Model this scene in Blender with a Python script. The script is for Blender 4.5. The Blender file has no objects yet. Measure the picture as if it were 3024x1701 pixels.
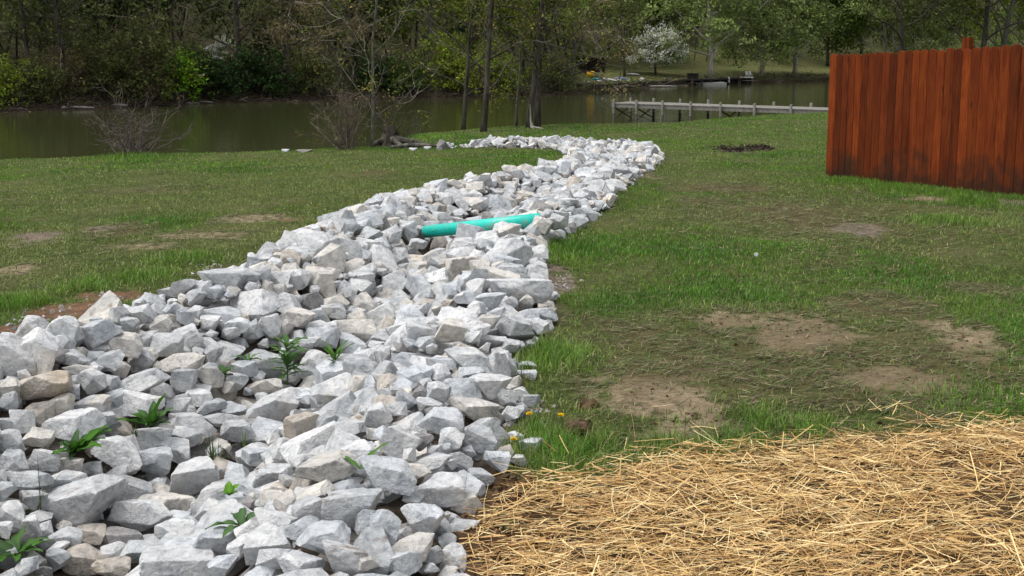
import bpy, bmesh, math
import numpy as np
from mathutils import Vector, Matrix, Euler

# ------------------------------------------------------------------ camera, sky, sun, exposure
SC = bpy.context.scene
COL = SC.collection
EYE = 1.6                       # eye height over the ground under the camera
FPX, CX, CY = 3000.0, 1512.0, 533.0   # focal length and optical centre, in pixels of a 3024 px wide frame
PITCH = math.atan((CY - 150.0) / FPX)
cam_d = bpy.data.cameras.new('camera'); cam = bpy.data.objects.new('camera', cam_d); COL.objects.link(cam)
cam_d.sensor_width = 36.0; cam_d.lens = 36.0 * FPX / 3024.0
cam_d.shift_y = -(850.5 - CY) / 3024.0
cam_d.clip_start = 0.05; cam_d.clip_end = 2000
cam.location = (0, 0, EYE); cam.rotation_euler = (math.pi / 2 - PITCH, 0, 0)
SC.camera = cam

SUN_EL, SUN_AZ = math.radians(68), math.radians(262)   # high, from the left, softened by cloud
w = bpy.data.worlds.new('World'); SC.world = w; w.use_nodes = True
nt = w.node_tree; bg = nt.nodes['Background']
sky = nt.nodes.new('ShaderNodeTexSky'); sky.sky_type = 'NISHITA'; sky.sun_disc = False
sky.sun_elevation = SUN_EL; sky.sun_rotation = SUN_AZ; sky.dust_density = 4.0; sky.air_density = 1.2
hs = nt.nodes.new('ShaderNodeHueSaturation'); hs.inputs['Saturation'].default_value = 0.22   # cloud cover takes the blue out
nt.links.new(sky.outputs[0], hs.inputs['Color']); nt.links.new(hs.outputs[0], bg.inputs['Color'])
bg.inputs['Strength'].default_value = 0.14
sd = bpy.data.lights.new('sun', 'SUN'); sun = bpy.data.objects.new('sun', sd); COL.objects.link(sun)
sd.energy = 1.1; sd.angle = math.radians(40); sd.color = (1, 0.97, 0.93)
S = Vector((math.cos(SUN_EL) * math.sin(SUN_AZ), math.cos(SUN_EL) * math.cos(SUN_AZ), math.sin(SUN_EL)))
sun.rotation_euler = (-S).to_track_quat('-Z', 'Y').to_euler(); sun.location = (0, 0, 30)
SC.view_settings.view_transform = 'Standard'; SC.view_settings.look = 'None'
SC.view_settings.exposure = 0.5; SC.view_settings.gamma = 1.0
SC.cycles.max_bounces = 6; SC.cycles.diffuse_bounces = 3; SC.cycles.glossy_bounces = 3
SC.cycles.use_denoising = True

# ------------------------------------------------------------------ helpers: measuring the place from the photograph
RF = np.array([0, math.cos(PITCH), -math.sin(PITCH)]); RU = np.array([0, math.sin(PITCH), math.cos(PITCH)])
def ray(px, py):
    return RF + (px - CX) / FPX * np.array([1.0, 0, 0]) - (py - CY) / FPX * RU
def project(p):
    v = np.asarray(p, float) - np.array([0, 0, EYE]); z = v @ RF
    return CX + FPX * v[..., 0] / z, CY - FPX * (v @ RU) / z
TS = np.geomspace(1.0, 400.0, 3000)
def hit(px, py, surf, lift=0.0):
    d = ray(px, py); P = d[None] * TS[:, None]; P[:, 2] += EYE
    f = P[:, 2] - surf(P[:, 0], P[:, 1]) - lift
    i = np.argmax(f < 0)
    if f[i] >= 0: i = len(TS) - 1
    i = max(i, 1)
    a = f[i - 1] / (f[i - 1] - f[i] + 1e-12); t = TS[i - 1] + a * (TS[i] - TS[i - 1])
    return np.array([0, 0, EYE]) + d * t
def plane_hit(px, py, z):
    d = ray(px, py); t = (z - EYE) / d[2]
    return np.array([0, 0, EYE]) + d * t

# ------------------------------------------------------------------ helpers: noise
def _hash(ix, iy, iz, seed):
    n = (ix * 374761393 + iy * 668265263 + iz * 2147483647 + seed * 974634777) & 0xffffffff
    n = ((n ^ (n >> 13)) * 1274126177) & 0xffffffff
    n = ((n ^ (n >> 16)) * 2246822519) & 0xffffffff
    return ((n ^ (n >> 15)) & 0xffffff) / float(0xffffff)
def noise3(x, y, z, seed=0):
    x, y, z = np.broadcast_arrays(np.asarray(x, float), np.asarray(y, float), np.asarray(z, float))
    ix, iy, iz = np.floor(x).astype(np.int64), np.floor(y).astype(np.int64), np.floor(z).astype(np.int64)
    fx, fy, fz = x - ix, y - iy, z - iz
    fx, fy, fz = [f * f * (3 - 2 * f) for f in (fx, fy, fz)]
    r = 0
    for dx in (0, 1):
        for dy in (0, 1):
            for dz in (0, 1):
                r = r + _hash(ix + dx, iy + dy, iz + dz, seed) * np.where(dx, fx, 1 - fx) * np.where(dy, fy, 1 - fy) * np.where(dz, fz, 1 - fz)
    return r
def noise2(x, y, seed=0):
    x, y = np.broadcast_arrays(np.asarray(x, float), np.asarray(y, float))
    ix, iy = np.floor(x).astype(np.int64), np.floor(y).astype(np.int64)
    fx, fy = x - ix, y - iy
    fx, fy = fx * fx * (3 - 2 * fx), fy * fy * (3 - 2 * fy)
    h = lambda a, b: _hash(ix + a, iy + b, 0, seed)
    return (h(0, 0) * (1 - fx) + h(1, 0) * fx) * (1 - fy) + (h(0, 1) * (1 - fx) + h(1, 1) * fx) * fy
def fbm2(x, y, seed=0, o=3):
    r, a, s = 0, 0.5, 0
    for k in range(o):
        r = r + a * noise2(np.asarray(x) * 2 ** k, np.asarray(y) * 2 ** k, seed + k); s += a; a *= 0.5
    return r / s
def fbm3(x, y, z, seed=0, o=3):
    r, a, s = 0, 0.5, 0
    for k in range(o):
        r = r + a * noise3(x * 2 ** k, y * 2 ** k, z * 2 ** k, seed + k); s += a; a *= 0.5
    return r / s
def sstep(a, b, x):
    t = np.clip((np.asarray(x, float) - a) / (b - a), 0, 1); return t * t * (3 - 2 * t)

# ------------------------------------------------------------------ helpers: meshes and objects
def mesh_np(name, V, F, mat, col=None, smooth=False, attrs=None):
    """V (n,3); F: list of integer arrays (m,k)"""
    me = bpy.data.meshes.new(name)
    V = np.asarray(V, np.float32); me.vertices.add(len(V)); me.vertices.foreach_set('co', V.ravel())
    F = [np.asarray(f, np.int32) for f in F if len(f)]
    nl = sum(f.size for f in F); npoly = sum(len(f) for f in F)
    me.loops.add(nl); me.polygons.add(npoly)
    me.loops.foreach_set('vertex_index', np.concatenate([f.ravel() for f in F]))
    st, o = [], 0
    for f in F:
        st.append(o + np.arange(len(f)) * f.shape[1]); o += f.size
    me.polygons.foreach_set('loop_start', np.concatenate(st).astype(np.int32))
    me.polygons.foreach_set('use_smooth', np.full(npoly, smooth, bool))
    me.update(calc_edges=True)
    if col is not None:
        a = me.color_attributes.new('Col', 'FLOAT_COLOR', 'POINT')
        c = np.ones((len(V), 4), np.float32); c[:, :col.shape[1]] = col
        a.data.foreach_set('color', c.ravel())
    for k, v in (attrs or {}).items():
        a = me.attributes.new(k, 'FLOAT', 'POINT'); a.data.foreach_set('value', np.asarray(v, np.float32))
    if mat: me.materials.append(mat)
    return me
def link(name, me, parent=None, loc=None, rot=None, scale=None):
    o = bpy.data.objects.new(name, me); COL.objects.link(o)
    if parent is not None: o.parent = parent
    if loc is not None: o.location = tuple(loc)
    if rot is not None: o.rotation_euler = rot
    if scale is not None: o.scale = scale
    return o
def tag(o, label, cat, group=None):
    o['label'] = label; o['category'] = cat
    if group: o['group'] = group
    return o
def empty(name, loc, label, cat, group=None, rz=0.0):
    o = bpy.data.objects.new(name, None); COL.objects.link(o); o.location = tuple(loc); o.rotation_euler = (0, 0, rz)
    o.empty_display_size = 0.2
    return tag(o, label, cat, group)
def kind(o, k): o['kind'] = k; return o

class MB:
    def __init__(s): s.V, s.F, s.n = [], {}, 0
    def add(s, V, faces):
        V = np.asarray(V, float).reshape(-1, 3)
        for f in faces: s.F.setdefault(len(f), []).append([i + s.n for i in f])
        s.V.append(V); s.n += len(V); return s
    def box(s, c, sz, R=None):
        x, y, z = [v / 2 for v in sz]
        V = np.array([(-x, -y, -z), (x, -y, -z), (x, y, -z), (-x, y, -z), (-x, -y, z), (x, -y, z), (x, y, z), (-x, y, z)])
        if R is not None: V = V @ np.asarray(R).T
        return s.add(V + np.asarray(c), [(3, 2, 1, 0), (4, 5, 6, 7), (0, 1, 5, 4), (1, 2, 6, 5), (2, 3, 7, 6), (3, 0, 4, 7)])
    def tube(s, pts, rad, k=6, cap=True):
        pts = np.asarray(pts, float); rad = np.broadcast_to(np.asarray(rad, float), len(pts))
        T = np.gradient(pts, axis=0); T /= np.linalg.norm(T, axis=1)[:, None] + 1e-9
        ref = np.array([0.31, 0.17, 0.93]) if abs(T[0] @ [0.31, 0.17, 0.93]) < 0.9 else np.array([1.0, 0, 0])
        A = np.cross(T, ref); A /= np.linalg.norm(A, axis=1)[:, None] + 1e-9; B = np.cross(T, A)
        an = np.arange(k) * 2 * math.pi / k
        V = pts[:, None] + rad[:, None, None] * (A[:, None] * np.cos(an)[None, :, None] + B[:, None] * np.sin(an)[None, :, None])
        n = len(pts); f = []
        for i in range(n - 1):
            for j in range(k):
                f.append((i * k + j, i * k + (j + 1) % k, (i + 1) * k + (j + 1) % k, (i + 1) * k + j))
        if cap: f += [tuple(range(k))[::-1], tuple(range((n - 1) * k, n * k))]
        return s.add(V.reshape(-1, 3), f)
    def mesh(s, name, mat, smooth=False, col=None):
        return mesh_np(name, np.concatenate(s.V), [np.array(v) for v in s.F.values()], mat, col=col, smooth=smooth)

def ribbons(P, W, side=None, rng=None):
    """flat strips: P (N,K,3), W (N,K) widths -> V, quads"""
    N, K, _ = P.shape
    T = P[:, -1] - P[:, 0]
    if side is None:
        side = np.cross(T, rng.normal(size=(N, 3)))
    side = side / (np.linalg.norm(side, axis=1)[:, None] + 1e-9)
    off = side[:, None] * (W[..., None] * 0.5)
    V = np.stack([P - off, P + off], axis=2).reshape(-1, 3)
    i = (np.arange(N) * K * 2)[:, None] + (np.arange(K - 1) * 2)[None]
    i = i.ravel()
    return V, np.stack([i, i + 1, i + 3, i + 2], 1)
def cat_meshes(parts):
    V, F, C, n = [], [], [], 0
    for v, f, c in parts:
        V.append(v); F.append(f + n); C.append(c); n += len(v)
    return np.concatenate(V), np.concatenate(F), np.concatenate(C)

# ------------------------------------------------------------------ materials
def new_mat(name, rough=0.9, spec=0.2):
    m = bpy.data.materials.new(name); m.use_nodes = True
    b = m.node_tree.nodes['Principled BSDF']; b.inputs['Roughness'].default_value = rough
    b.inputs['Specular IOR Level'].default_value = spec
    return m, m.node_tree, b
def N(nt, typ, **kw):
    n = nt.nodes.new(typ)
    for k, v in kw.items():
        if k in n.inputs: n.inputs[k].default_value = v
        else: setattr(n, k, v)
    return n
def mixc(nt, fac, a, b, mode='MIX'):
    m = nt.nodes.new('ShaderNodeMix'); m.data_type = 'RGBA'; m.blend_type = mode
    for sock, v in ((0, fac), (6, a), (7, b)):
        if hasattr(v, 'is_linked'): nt.links.new(v, m.inputs[sock])
        else: m.inputs[sock].default_value = v if sock == 0 else (*v, 1.0)
    return m.outputs[2]
def ramp(nt, fac, stops):
    r = nt.nodes.new('ShaderNodeValToRGB'); e = r.color_ramp.elements
    while len(e) > 1: e.remove(e[-1])
    for i, (p, c) in enumerate(stops):
        x = e[0] if i == 0 else e.new(p)
        x.position = p; x.color = (*c, 1) if len(c) == 3 else c
    nt.links.new(fac, r.inputs[0]); return r.outputs[0]
def noise_tex(nt, scale, detail=4, rough=0.55, vec=None, dist=0.0):
    n = nt.nodes.new('ShaderNodeTexNoise'); n.inputs['Scale'].default_value = scale
    n.inputs['Detail'].default_value = detail; n.inputs['Roughness'].default_value = rough; n.inputs['Distortion'].default_value = dist
    if vec is not None: nt.links.new(vec, n.inputs['Vector'])
    return n.outputs['Fac']
def pos(nt): return nt.nodes.new('ShaderNodeNewGeometry').outputs['Position']
def bump(nt, b, h, strength=0.4, dist=0.02):
    n = nt.nodes.new('ShaderNodeBump'); n.inputs['Strength'].default_value = strength; n.inputs['Distance'].default_value = dist
    nt.links.new(h, n.inputs['Height']); nt.links.new(n.outputs[0], b.inputs['Normal'])
def plain(name, c, rough=0.8, scale=8.0, var=0.25, spec=0.2, bmp=0.15):
    m, t, b = new_mat(name, rough, spec); p = pos(t); n = noise_tex(t, scale, 4, 0.6, p)
    lo = tuple(v * (1 - var) for v in c); hi = tuple(min(1, v * (1 + var)) for v in c)
    t.links.new(ramp(t, n, [(0.3, lo), (0.7, hi)]), b.inputs['Base Color'])
    if bmp: bump(t, b, n, bmp, 0.01)
    return m
def vcol(name, rough=0.75, spec=0.25, transl=0.0):
    m, t, b = new_mat(name, rough, spec); a = N(t, 'ShaderNodeAttribute', attribute_name='Col')
    t.links.new(a.outputs['Color'], b.inputs['Base Color'])
    if transl:
        tr = N(t, 'ShaderNodeBsdfTranslucent'); t.links.new(a.outputs['Color'], tr.inputs['Color'])
        mx = N(t, 'ShaderNodeMixShader'); mx.inputs[0].default_value = transl
        t.links.new(b.outputs[0], mx.inputs[1]); t.links.new(tr.outputs[0], mx.inputs[2])
        t.links.new(mx.outputs[0], t.nodes['Material Output'].inputs['Surface'])
    return m
def rock_mat(name, from_object):
    m, t, b = new_mat(name, 0.85, 0.25); p = pos(t)
    n1 = noise_tex(t, 7, 5, 0.62, p, 0.8); n2 = noise_tex(t, 28, 6, 0.7, p, 0.4); n3 = noise_tex(t, 3.1, 3, 0.5, p); n4 = noise_tex(t, 90, 3, 0.6, p)
    base = ramp(t, n1, [(0.30, (0.40, 0.42, 0.435)), (0.43, (0.56, 0.568, 0.572)), (0.60, (0.70, 0.695, 0.685))])
    fine = ramp(t, n2, [(0.33, (0.46, 0.475, 0.50)), (0.50, (0.94, 0.945, 0.955)), (0.75, (1.16, 1.16, 1.15))])
    c = mixc(t, 0.75, base, fine, 'MULTIPLY')
    st = ramp(t, n3, [(0.63, (0, 0, 0)), (0.80, (1, 1, 1))])
    c = mixc(t, st, c, mixc(t, 1.0, c, (1.05, 0.93, 0.76), 'MULTIPLY'))
    n5 = noise_tex(t, 2.3, 5, 0.6, p, 0.5); n6 = noise_tex(t, 13, 4, 0.6, p)
    mu = N(t, 'ShaderNodeMath', operation='MULTIPLY'); t.links.new(n5, mu.inputs[0]); t.links.new(n6, mu.inputs[1])
    c = mixc(t, ramp(t, mu.outputs[0], [(0.36, (0, 0, 0)), (0.45, (0.75, 0.75, 0.75))]), c, (0.20, 0.14, 0.09))      # dried mud
    if from_object: tint = N(t, 'ShaderNodeObjectInfo').outputs['Color']
    else: tint = N(t, 'ShaderNodeAttribute', attribute_name='Col').outputs['Color']
    c = mixc(t, 1.0, c, tint, 'MULTIPLY')
    t.links.new(c, b.inputs['Base Color'])
    ad = N(t, 'ShaderNodeMath', operation='MULTIPLY_ADD'); ad.inputs[1].default_value = 0.35
    t.links.new(n4, ad.inputs[0]); t.links.new(n2, ad.inputs[2]); bump(t, b, ad.outputs[0], 0.8, 0.022)
    return m
def bark(name, lo, hi, scale=6.0):
    m, t, b = new_mat(name, 0.95, 0.1); p = pos(t)
    mp = N(t, 'ShaderNodeMapping'); mp.inputs['Scale'].default_value = (1, 1, 0.25); t.links.new(p, mp.inputs[0])
    n = noise_tex(t, scale, 6, 0.7, mp.outputs[0], 0.5)
    t.links.new(ramp(t, n, [(0.36, lo), (0.6, hi)]), b.inputs['Base Color']); bump(t, b, n, 0.7, 0.03)
    return m
M = {}
M['rock'] = rock_mat('limestone', True); M['rock_stuff'] = rock_mat('limestone_mass', False)
M['grass'] = vcol('grass_blades', 0.6, 0.25, 0.25); M['leaf'] = vcol('leaves', 0.8, 0.12, 0.2); M['twig'] = vcol('twigs', 0.9, 0.1)
M['straw'] = vcol('straw_stalks', 0.55, 0.35)
M['bark_dark'] = bark('dark_bark', (0.022, 0.019, 0.014), (0.10, 0.09, 0.072))
M['bark_grey'] = bark('grey_bark', (0.03, 0.027, 0.02), (0.19, 0.18, 0.15), 11)
M['bark_pale'] = bark('pale_bark', (0.16, 0.15, 0.12), (0.4, 0.38, 0.32), 5)
M['soil'] = plain('soil', (0.11, 0.07, 0.045), 0.95, 30, 0.5, 0.1, 0.8)
# ------------------------------------------------------------------ the lie of the land
WATER = -2.2
def base_z(x, y):
    """lawn surface before the channel is cut: falls gently to the lake, higher on the fence side"""
    x, y = np.asarray(x, float), np.asarray(y, float); yy = np.maximum(y, -3)
    z = np.where(yy < 22, -(0.008 * yy + 0.0009 * yy * np.abs(yy)), -0.6116 - 0.042 * (yy - 22))
    return z + 0.022 * np.clip(x, -25, 25) * np.clip(y, 0, 60) / 30
# near shore: where the lawn's edge stands against the water
NS = [(-900, 500), (0, 472), (200, 467), (500, 456), (840, 446), (1000, 439), (1130, 432), (1190, 412), (1250, 395), (1400, 381), (1500, 373), (1700, 366), (1900, 364),
      (2000, 361), (2120, 349), (2300, 338), (2440, 332), (2700, 322), (3024, 316), (3900, 312)]
_nh = [hit(a, b, base_z) for a, b in NS]
NSQ = np.array([p[0] / p[1] for p in _nh]); NSY = np.array([p[1] for p in _nh])
def near_y(q): return np.interp(q, NSQ, NSY)
# far shore: the waterline on the other bank
FS = [(-2500, 480), (-900, 360), (0, 333), (300, 322), (600, 306), (900, 299), (1200, 292), (1500, 285), (1660, 280), (1740, 271), (1850, 263), (2000, 254), (2100, 250), (2250, 244),
      (2440, 238), (2800, 233), (3300, 231), (4500, 231)]
_fh = [plane_hit(a, b, WATER) for a, b in FS]
FSQ = np.array([p[0] / p[1] for p in _fh]); FSY = np.array([p[1] for p in _fh])
def far_y(q): return np.interp(q, FSQ, FSY)
def q_of(px): return (px - CX) / FPX / (math.cos(PITCH))     # x/y ratio of a bearing, to first order
def far_z(x, y):
    q = np.asarray(x) / y; v = y - far_y(q)
    lawn = sstep(0.045, 0.10, q)                               # open grass on the right of the far bank
    slope = 0.26 * (1 - sstep(-0.15, 0.02, q)) + 0.15 * sstep(-0.15, 0.02, q)
    hill = np.maximum(v - 1.5, 0) * slope * sstep(0, 14, v)
    hl = np.maximum(v - 2, 0) * 0.035 + np.maximum(v - 26, 0) * 0.16
    bank = 0.62 * sstep(-0.1, 2.2, v) - 0.5 * (1 - sstep(-1.5, 0.1, v)) + 0.12 * (fbm2(x * 0.9, np.asarray(y) * 0.9, 5) - 0.5)
    z = WATER + bank + (1 - lawn) * hill + lawn * hl
    return np.minimum(z, 34) + 0.5 * (fbm2(x * 0.12, np.asarray(y) * 0.12, 9) - 0.5) * sstep(4, 20, v)
def far_pt(px, v):
    q = q_of(px); y = far_y(q) + v; x = q * y
    return np.array([x, y, float(far_z(np.array(x), np.array(y)))])

# ------------------------------------------------------------------ the stone channel: outline on the lawn, cross-section
CH = [(-700, 1250), (-300, 1090), (0, 985), (130, 938), (330, 872), (490, 838), (600, 802), (690, 768), (760, 735), (830, 695), (900, 655), (960, 630), (1010, 608), (1130, 575), (1290, 545),
      (1400, 525), (1560, 497), (1640, 473), (1685, 452), (1640, 439), (1560, 435), (1450, 434), (1350, 434), (1290, 436), (1290, 428), (1360, 420),
      (1450, 414), (1600, 412), (1780, 420), (1880, 432), (1950, 450), (1962, 468), (1870, 532), (1812, 565), (1815, 598), (1700, 672), (1600, 725), (1600, 770), (1645, 850), (1650, 930),
      (1600, 1000), (1540, 1030), (1550, 1110), (1580, 1190), (1500, 1245), (1525, 1330), (1490, 1400), (1400, 1500), (1345, 1600), (1390, 1740), (1450, 2400), (-2200, 2400)]
CH_LIFT = [0.16] * 19 + [0.03] * 5 + [0.14] * 5 + [0.06] * 40     # the outline was read off the stones' crest on the far side, their foot on the near side
CHW = np.array([hit(a, b, base_z, l)[:2] for (a, b), l in zip(CH, CH_LIFT)])
def poly_sd(x, y, poly):
    """signed distance to a polygon, positive inside"""
    x, y = np.broadcast_arrays(np.asarray(x, float), np.asarray(y, float)); sh = x.shape; x, y = x.ravel(), y.ravel()
    A = poly; B = np.roll(poly, -1, 0); best = np.full(x.shape, 1e9); ins = np.zeros(x.shape, bool)
    for (ax, ay), (bx, by) in zip(A, B):
        dx, dy = bx - ax, by - ay; L = dx * dx + dy * dy + 1e-12
        t = np.clip(((x - ax) * dx + (y - ay) * dy) / L, 0, 1)
        best = np.minimum(best, (x - ax - t * dx) ** 2 + (y - ay - t * dy) ** 2)
        c = ((ay > y) != (by > y)); ins ^= c & (x < dx * (y - ay) / (dy if abs(dy) > 1e-12 else 1e-12) + ax)
    return (np.sqrt(best) * np.where(ins, 1, -1)).reshape(sh)
def chan_profile(s):
    return np.interp(s, [-0.15, 0, 0.3, 0.55, 1.3, 1.8], [0, 0.02, 0.17, 0.15, -0.30, -0.34])
def stone_z(x, y):
    """top surface of the stones"""
    return base_z(x, y) + chan_profile(poly_sd(x, y, CHW))

# bare and worn patches of the lawn: centre and half-axes as seen, turned into metres on the ground. (px, py, rx, ry, strength, kind)
PATCH = [(2380, 1075, 640, 185, 0.52, 1), (2450, 640, 420, 80, 0.40, 1), (2000, 1100, 260, 90, 0.5, 1), (1975, 1185, 215, 85, 0.95, 0), (2366, 985, 165, 60, 0.95, 0), (2185, 943, 140, 34, 0.8, 0), (2600, 1114, 165, 44, 0.95, 0), (2850, 995, 115, 50, 0.8, 0), (2350, 633, 135, 40, 0.75, 1),
         (2545, 680, 70, 17, 1.0, 2), (2133, 556, 170, 13, 0.7, 1), (2620, 905, 140, 36, 0.65, 1), (2935, 855, 110, 24, 0.6, 1), (2780, 1080, 90, 30, 0.6, 1), (760, 645, 120, 11, 0.62, 0), (610, 692, 130, 11, 0.6, 0),
         (440, 725, 110, 10, 0.55, 0), (350, 680, 100, 18, 0.7, 1), (110, 700, 80, 20, 0.9, 2), (300, 675, 60, 10, 0.8, 2), (30, 800, 70, 18, 0.7, 0), (870, 650, 60, 8, 0.9, 3), (640, 810, 60, 20, 0.7, 1),
         (20, 985, 170, 36, 1.1, 3), (210, 922, 140, 24, 1.1, 3), (335, 880, 90, 14, 1.0, 3), (1650, 838, 60, 30, 1.1, 2), (1640, 800, 40, 14, 0.9, 2), (2165, 440, 62, 9, 1.1, 4), (2245, 437, 36, 9, 1.0, 4), (2730, 590, 50, 10, 0.8, 0),
         (2990, 600, 60, 14, 1.0, 2), (1890, 980, 120, 22, 0.7, 1), (2060, 590, 80, 12, 0.6, 1), (1900, 520, 60, 10, 0.6, 0), (2450, 780, 180, 16, 0.4, 1), (1960, 1105, 150, 24, 0.7, 1), (450, 560, 160, 12, 0.45, 1), (1100, 515, 120, 10, 0.5, 1)]
PW = []
for a, b, rx, ry, s, k in PATCH:
    p = hit(a, b, base_z); e = hit(a, b + ry, base_z); f = hit(a, b - ry, base_z)
    PW.append((p[0], p[1], rx * p[1] / FPX, max(0.05, abs(f[1] - e[1]) / 2), s, k))
def bare_mask(x, y):
    """0..1 bareness, and colour weights of sandy, thatch, grey-brown, red-brown, black soil"""
    n = fbm2(x * 2.7, y * 2.7, 21, 3) - 0.5; n2 = fbm2(x * 9, y * 9, 31, 3) - 0.5
    tot = np.zeros_like(x); ks = [np.zeros_like(x) for _ in range(5)]
    for cx, cy, rx, ry, s, k in PW:
        d = np.sqrt(((x - cx) / rx) ** 2 + ((y - cy) / ry) ** 2)
        m = s * (1 - sstep(0.6, 1.4, d + n * 1.3 + n2 * 1.3))
        ks[k] = np.maximum(ks[k], m); tot = np.maximum(tot, m)
    return np.clip(tot, 0, 1), ks
STRAW = [(1374, 1740), (1378, 1640), (1392, 1526), (1425, 1444), (1550, 1409), (1702, 1397), (1830, 1385), (1937, 1318), (2113, 1322), (2348, 1291), (2583, 1262), (2818, 1240), (3060, 1228), (3600, 1215), (4600, 2400), (1450, 2400)]
STW = np.array([hit(a, b, base_z, 0.06)[:2] for a, b in STRAW])

def lawn_z(x, y):
    q = x / (np.maximum(y, 0.3)); s = y - near_y(q)
    z = base_z(x, y)
    z = z - (z - (WATER - 0.35)) * sstep(0.0, 2.2, s)
    sd_ = poly_sd(x, y, CHW)
    z = z + np.where(sd_ > -0.15, chan_profile(sd_), 0) - 0.13 * sstep(-0.02, 0.2, sd_)
    rel = 0.05 * (fbm2(x * 0.8, y * 0.8, 3) - 0.5) + 0.03 * (fbm2(x * 4.5, y * 4.5, 4) - 0.5)
    return z + rel * sstep(-0.1, -0.5, sd_) * (s < 0.2) * sstep(0.0, 3.0, y)

# lawn sheet
ny, nq = 330, 330
yy = -1.2 + np.geomspace(1.0, 66, ny) - 1.0
qq = np.sinh(np.linspace(-1.6, 1.6, nq)) / math.sinh(1.6) * 1.5
Y, Q = np.meshgrid(yy, qq, indexing='ij'); X = Q * (Y + 5.0)
Z = lawn_z(X, Y)
bm_, ks = bare_mask(X, Y); sdc = poly_sd(X, Y, CHW); sds = poly_sd(X, Y, STW)
idx = np.arange(ny * nq).reshape(ny, nq)
F = np.stack([idx[:-1, :-1], idx[:-1, 1:], idx[1:, 1:], idx[1:, :-1]], -1).reshape(-1, 4)
def lawn_mat():
    m, t, b = new_mat('lawn_ground', 0.95, 0.1); p = pos(t)
    at = lambda n: N(t, 'ShaderNodeAttribute', attribute_name=n).outputs['Fac']
    n1 = noise_tex(t, 1.1, 5, 0.6, p); n2 = noise_tex(t, 14, 6, 0.7, p); n3 = noise_tex(t, 60, 4, 0.7, p)
    g = ramp(t, n2, [(0.3, (0.022, 0.030, 0.009)), (0.5, (0.05, 0.068, 0.016)), (0.7, (0.09, 0.11, 0.032))])
    g = mixc(t, ramp(t, n1, [(0.42, (0, 0, 0)), (0.72, (0.55, 0.55, 0.55))]), g, (0.15, 0.135, 0.06))
    sandy = ramp(t, n2, [(0.30, (0.08, 0.055, 0.03)), (0.42, (0.20, 0.15, 0.095)), (0.55, (0.29, 0.225, 0.15)), (0.75, (0.35, 0.285, 0.2))])
    thatch = ramp(t, n3, [(0.3, (0.04, 0.03, 0.015)), (0.6, (0.13, 0.10, 0.05)), (0.8, (0.22, 0.18, 0.10))])
    grey = ramp(t, n2, [(0.3, (0.10, 0.075, 0.055)), (0.65, (0.24, 0.19, 0.15))])
    red = ramp(t, n2, [(0.3, (0.09, 0.045, 0.026)), (0.65, (0.22, 0.13, 0.08))])
    blk = ramp(t, n2, [(0.3, (0.018, 0.014, 0.01)), (0.65, (0.07, 0.055, 0.04))])
    def at2(n):          # ragged edge
        q = N(t, 'ShaderNodeMath', operation='MULTIPLY_ADD'); q.inputs[1].default_value = 1.7; t.links.new(n2, q.inputs[0]); q.inputs[2].default_value = -0.85
        q3 = N(t, 'ShaderNodeMath', operation='MULTIPLY_ADD'); q3.inputs[1].default_value = 1.1; t.links.new(n3, q3.inputs[0]); q3.inputs[2].default_value = -0.55
        s_ = N(t, 'ShaderNodeMath', operation='ADD'); t.links.new(q.outputs[0], s_.inputs[0]); t.links.new(q3.outputs[0], s_.inputs[1])
        a2 = N(t, 'ShaderNodeMath', operation='ADD'); t.links.new(at(n), a2.inputs[0]); t.links.new(s_.outputs[0], a2.inputs[1])
        r_ = N(t, 'ShaderNodeMapRange'); r_.inputs['From Min'].default_value = 0.25; r_.inputs['From Max'].default_value = 0.85; t.links.new(a2.outputs[0], r_.inputs[0]); return r_.outputs[0]
    for nm, c in (('sandy', sandy), ('thatch', thatch), ('grey', grey), ('red', red), ('black', blk)):
        g = mixc(t, at2(nm), g, c)
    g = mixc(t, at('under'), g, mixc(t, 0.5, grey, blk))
    g = mixc(t, at('strawbed'), g, ramp(t, n2, [(0.3, (0.035, 0.022, 0.013)), (0.6, (0.12, 0.075, 0.04))]))
    t.links.new(g, b.inputs['Base Color'])
    ad = N(t, 'ShaderNodeMath', operation='ADD'); t.links.new(n2, ad.inputs[0]); t.links.new(n3, ad.inputs[1])
    bump(t, b, ad.outputs[0], 0.6, 0.03); return m
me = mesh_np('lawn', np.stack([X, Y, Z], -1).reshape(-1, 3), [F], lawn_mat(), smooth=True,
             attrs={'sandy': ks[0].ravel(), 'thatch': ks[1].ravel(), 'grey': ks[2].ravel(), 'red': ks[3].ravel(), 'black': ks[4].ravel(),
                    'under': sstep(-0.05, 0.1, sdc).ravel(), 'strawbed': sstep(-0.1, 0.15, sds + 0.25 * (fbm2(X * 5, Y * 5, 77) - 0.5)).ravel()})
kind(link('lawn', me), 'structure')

# water
m, t, b = new_mat('lake_water', 0.07, 0.5); b.inputs['IOR'].default_value = 1.33; p = pos(t)
b.inputs['Base Color'].default_value = (0.038, 0.042, 0.016, 1)
mp = N(t, 'ShaderNodeMapping'); mp.inputs['Scale'].default_value = (0.5, 1.6, 1); t.links.new(p, mp.inputs[0])
bump(t, b, noise_tex(t, 2.2, 3, 0.5, mp.outputs[0]), 0.16, 0.05)
me = mesh_np('lake', [(-420, -30, WATER), (420, -30, WATER), (420, 330, WATER), (-420, 330, WATER)], [[(0, 1, 2, 3)]], m)
kind(link('lake_water', me), 'structure')

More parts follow.
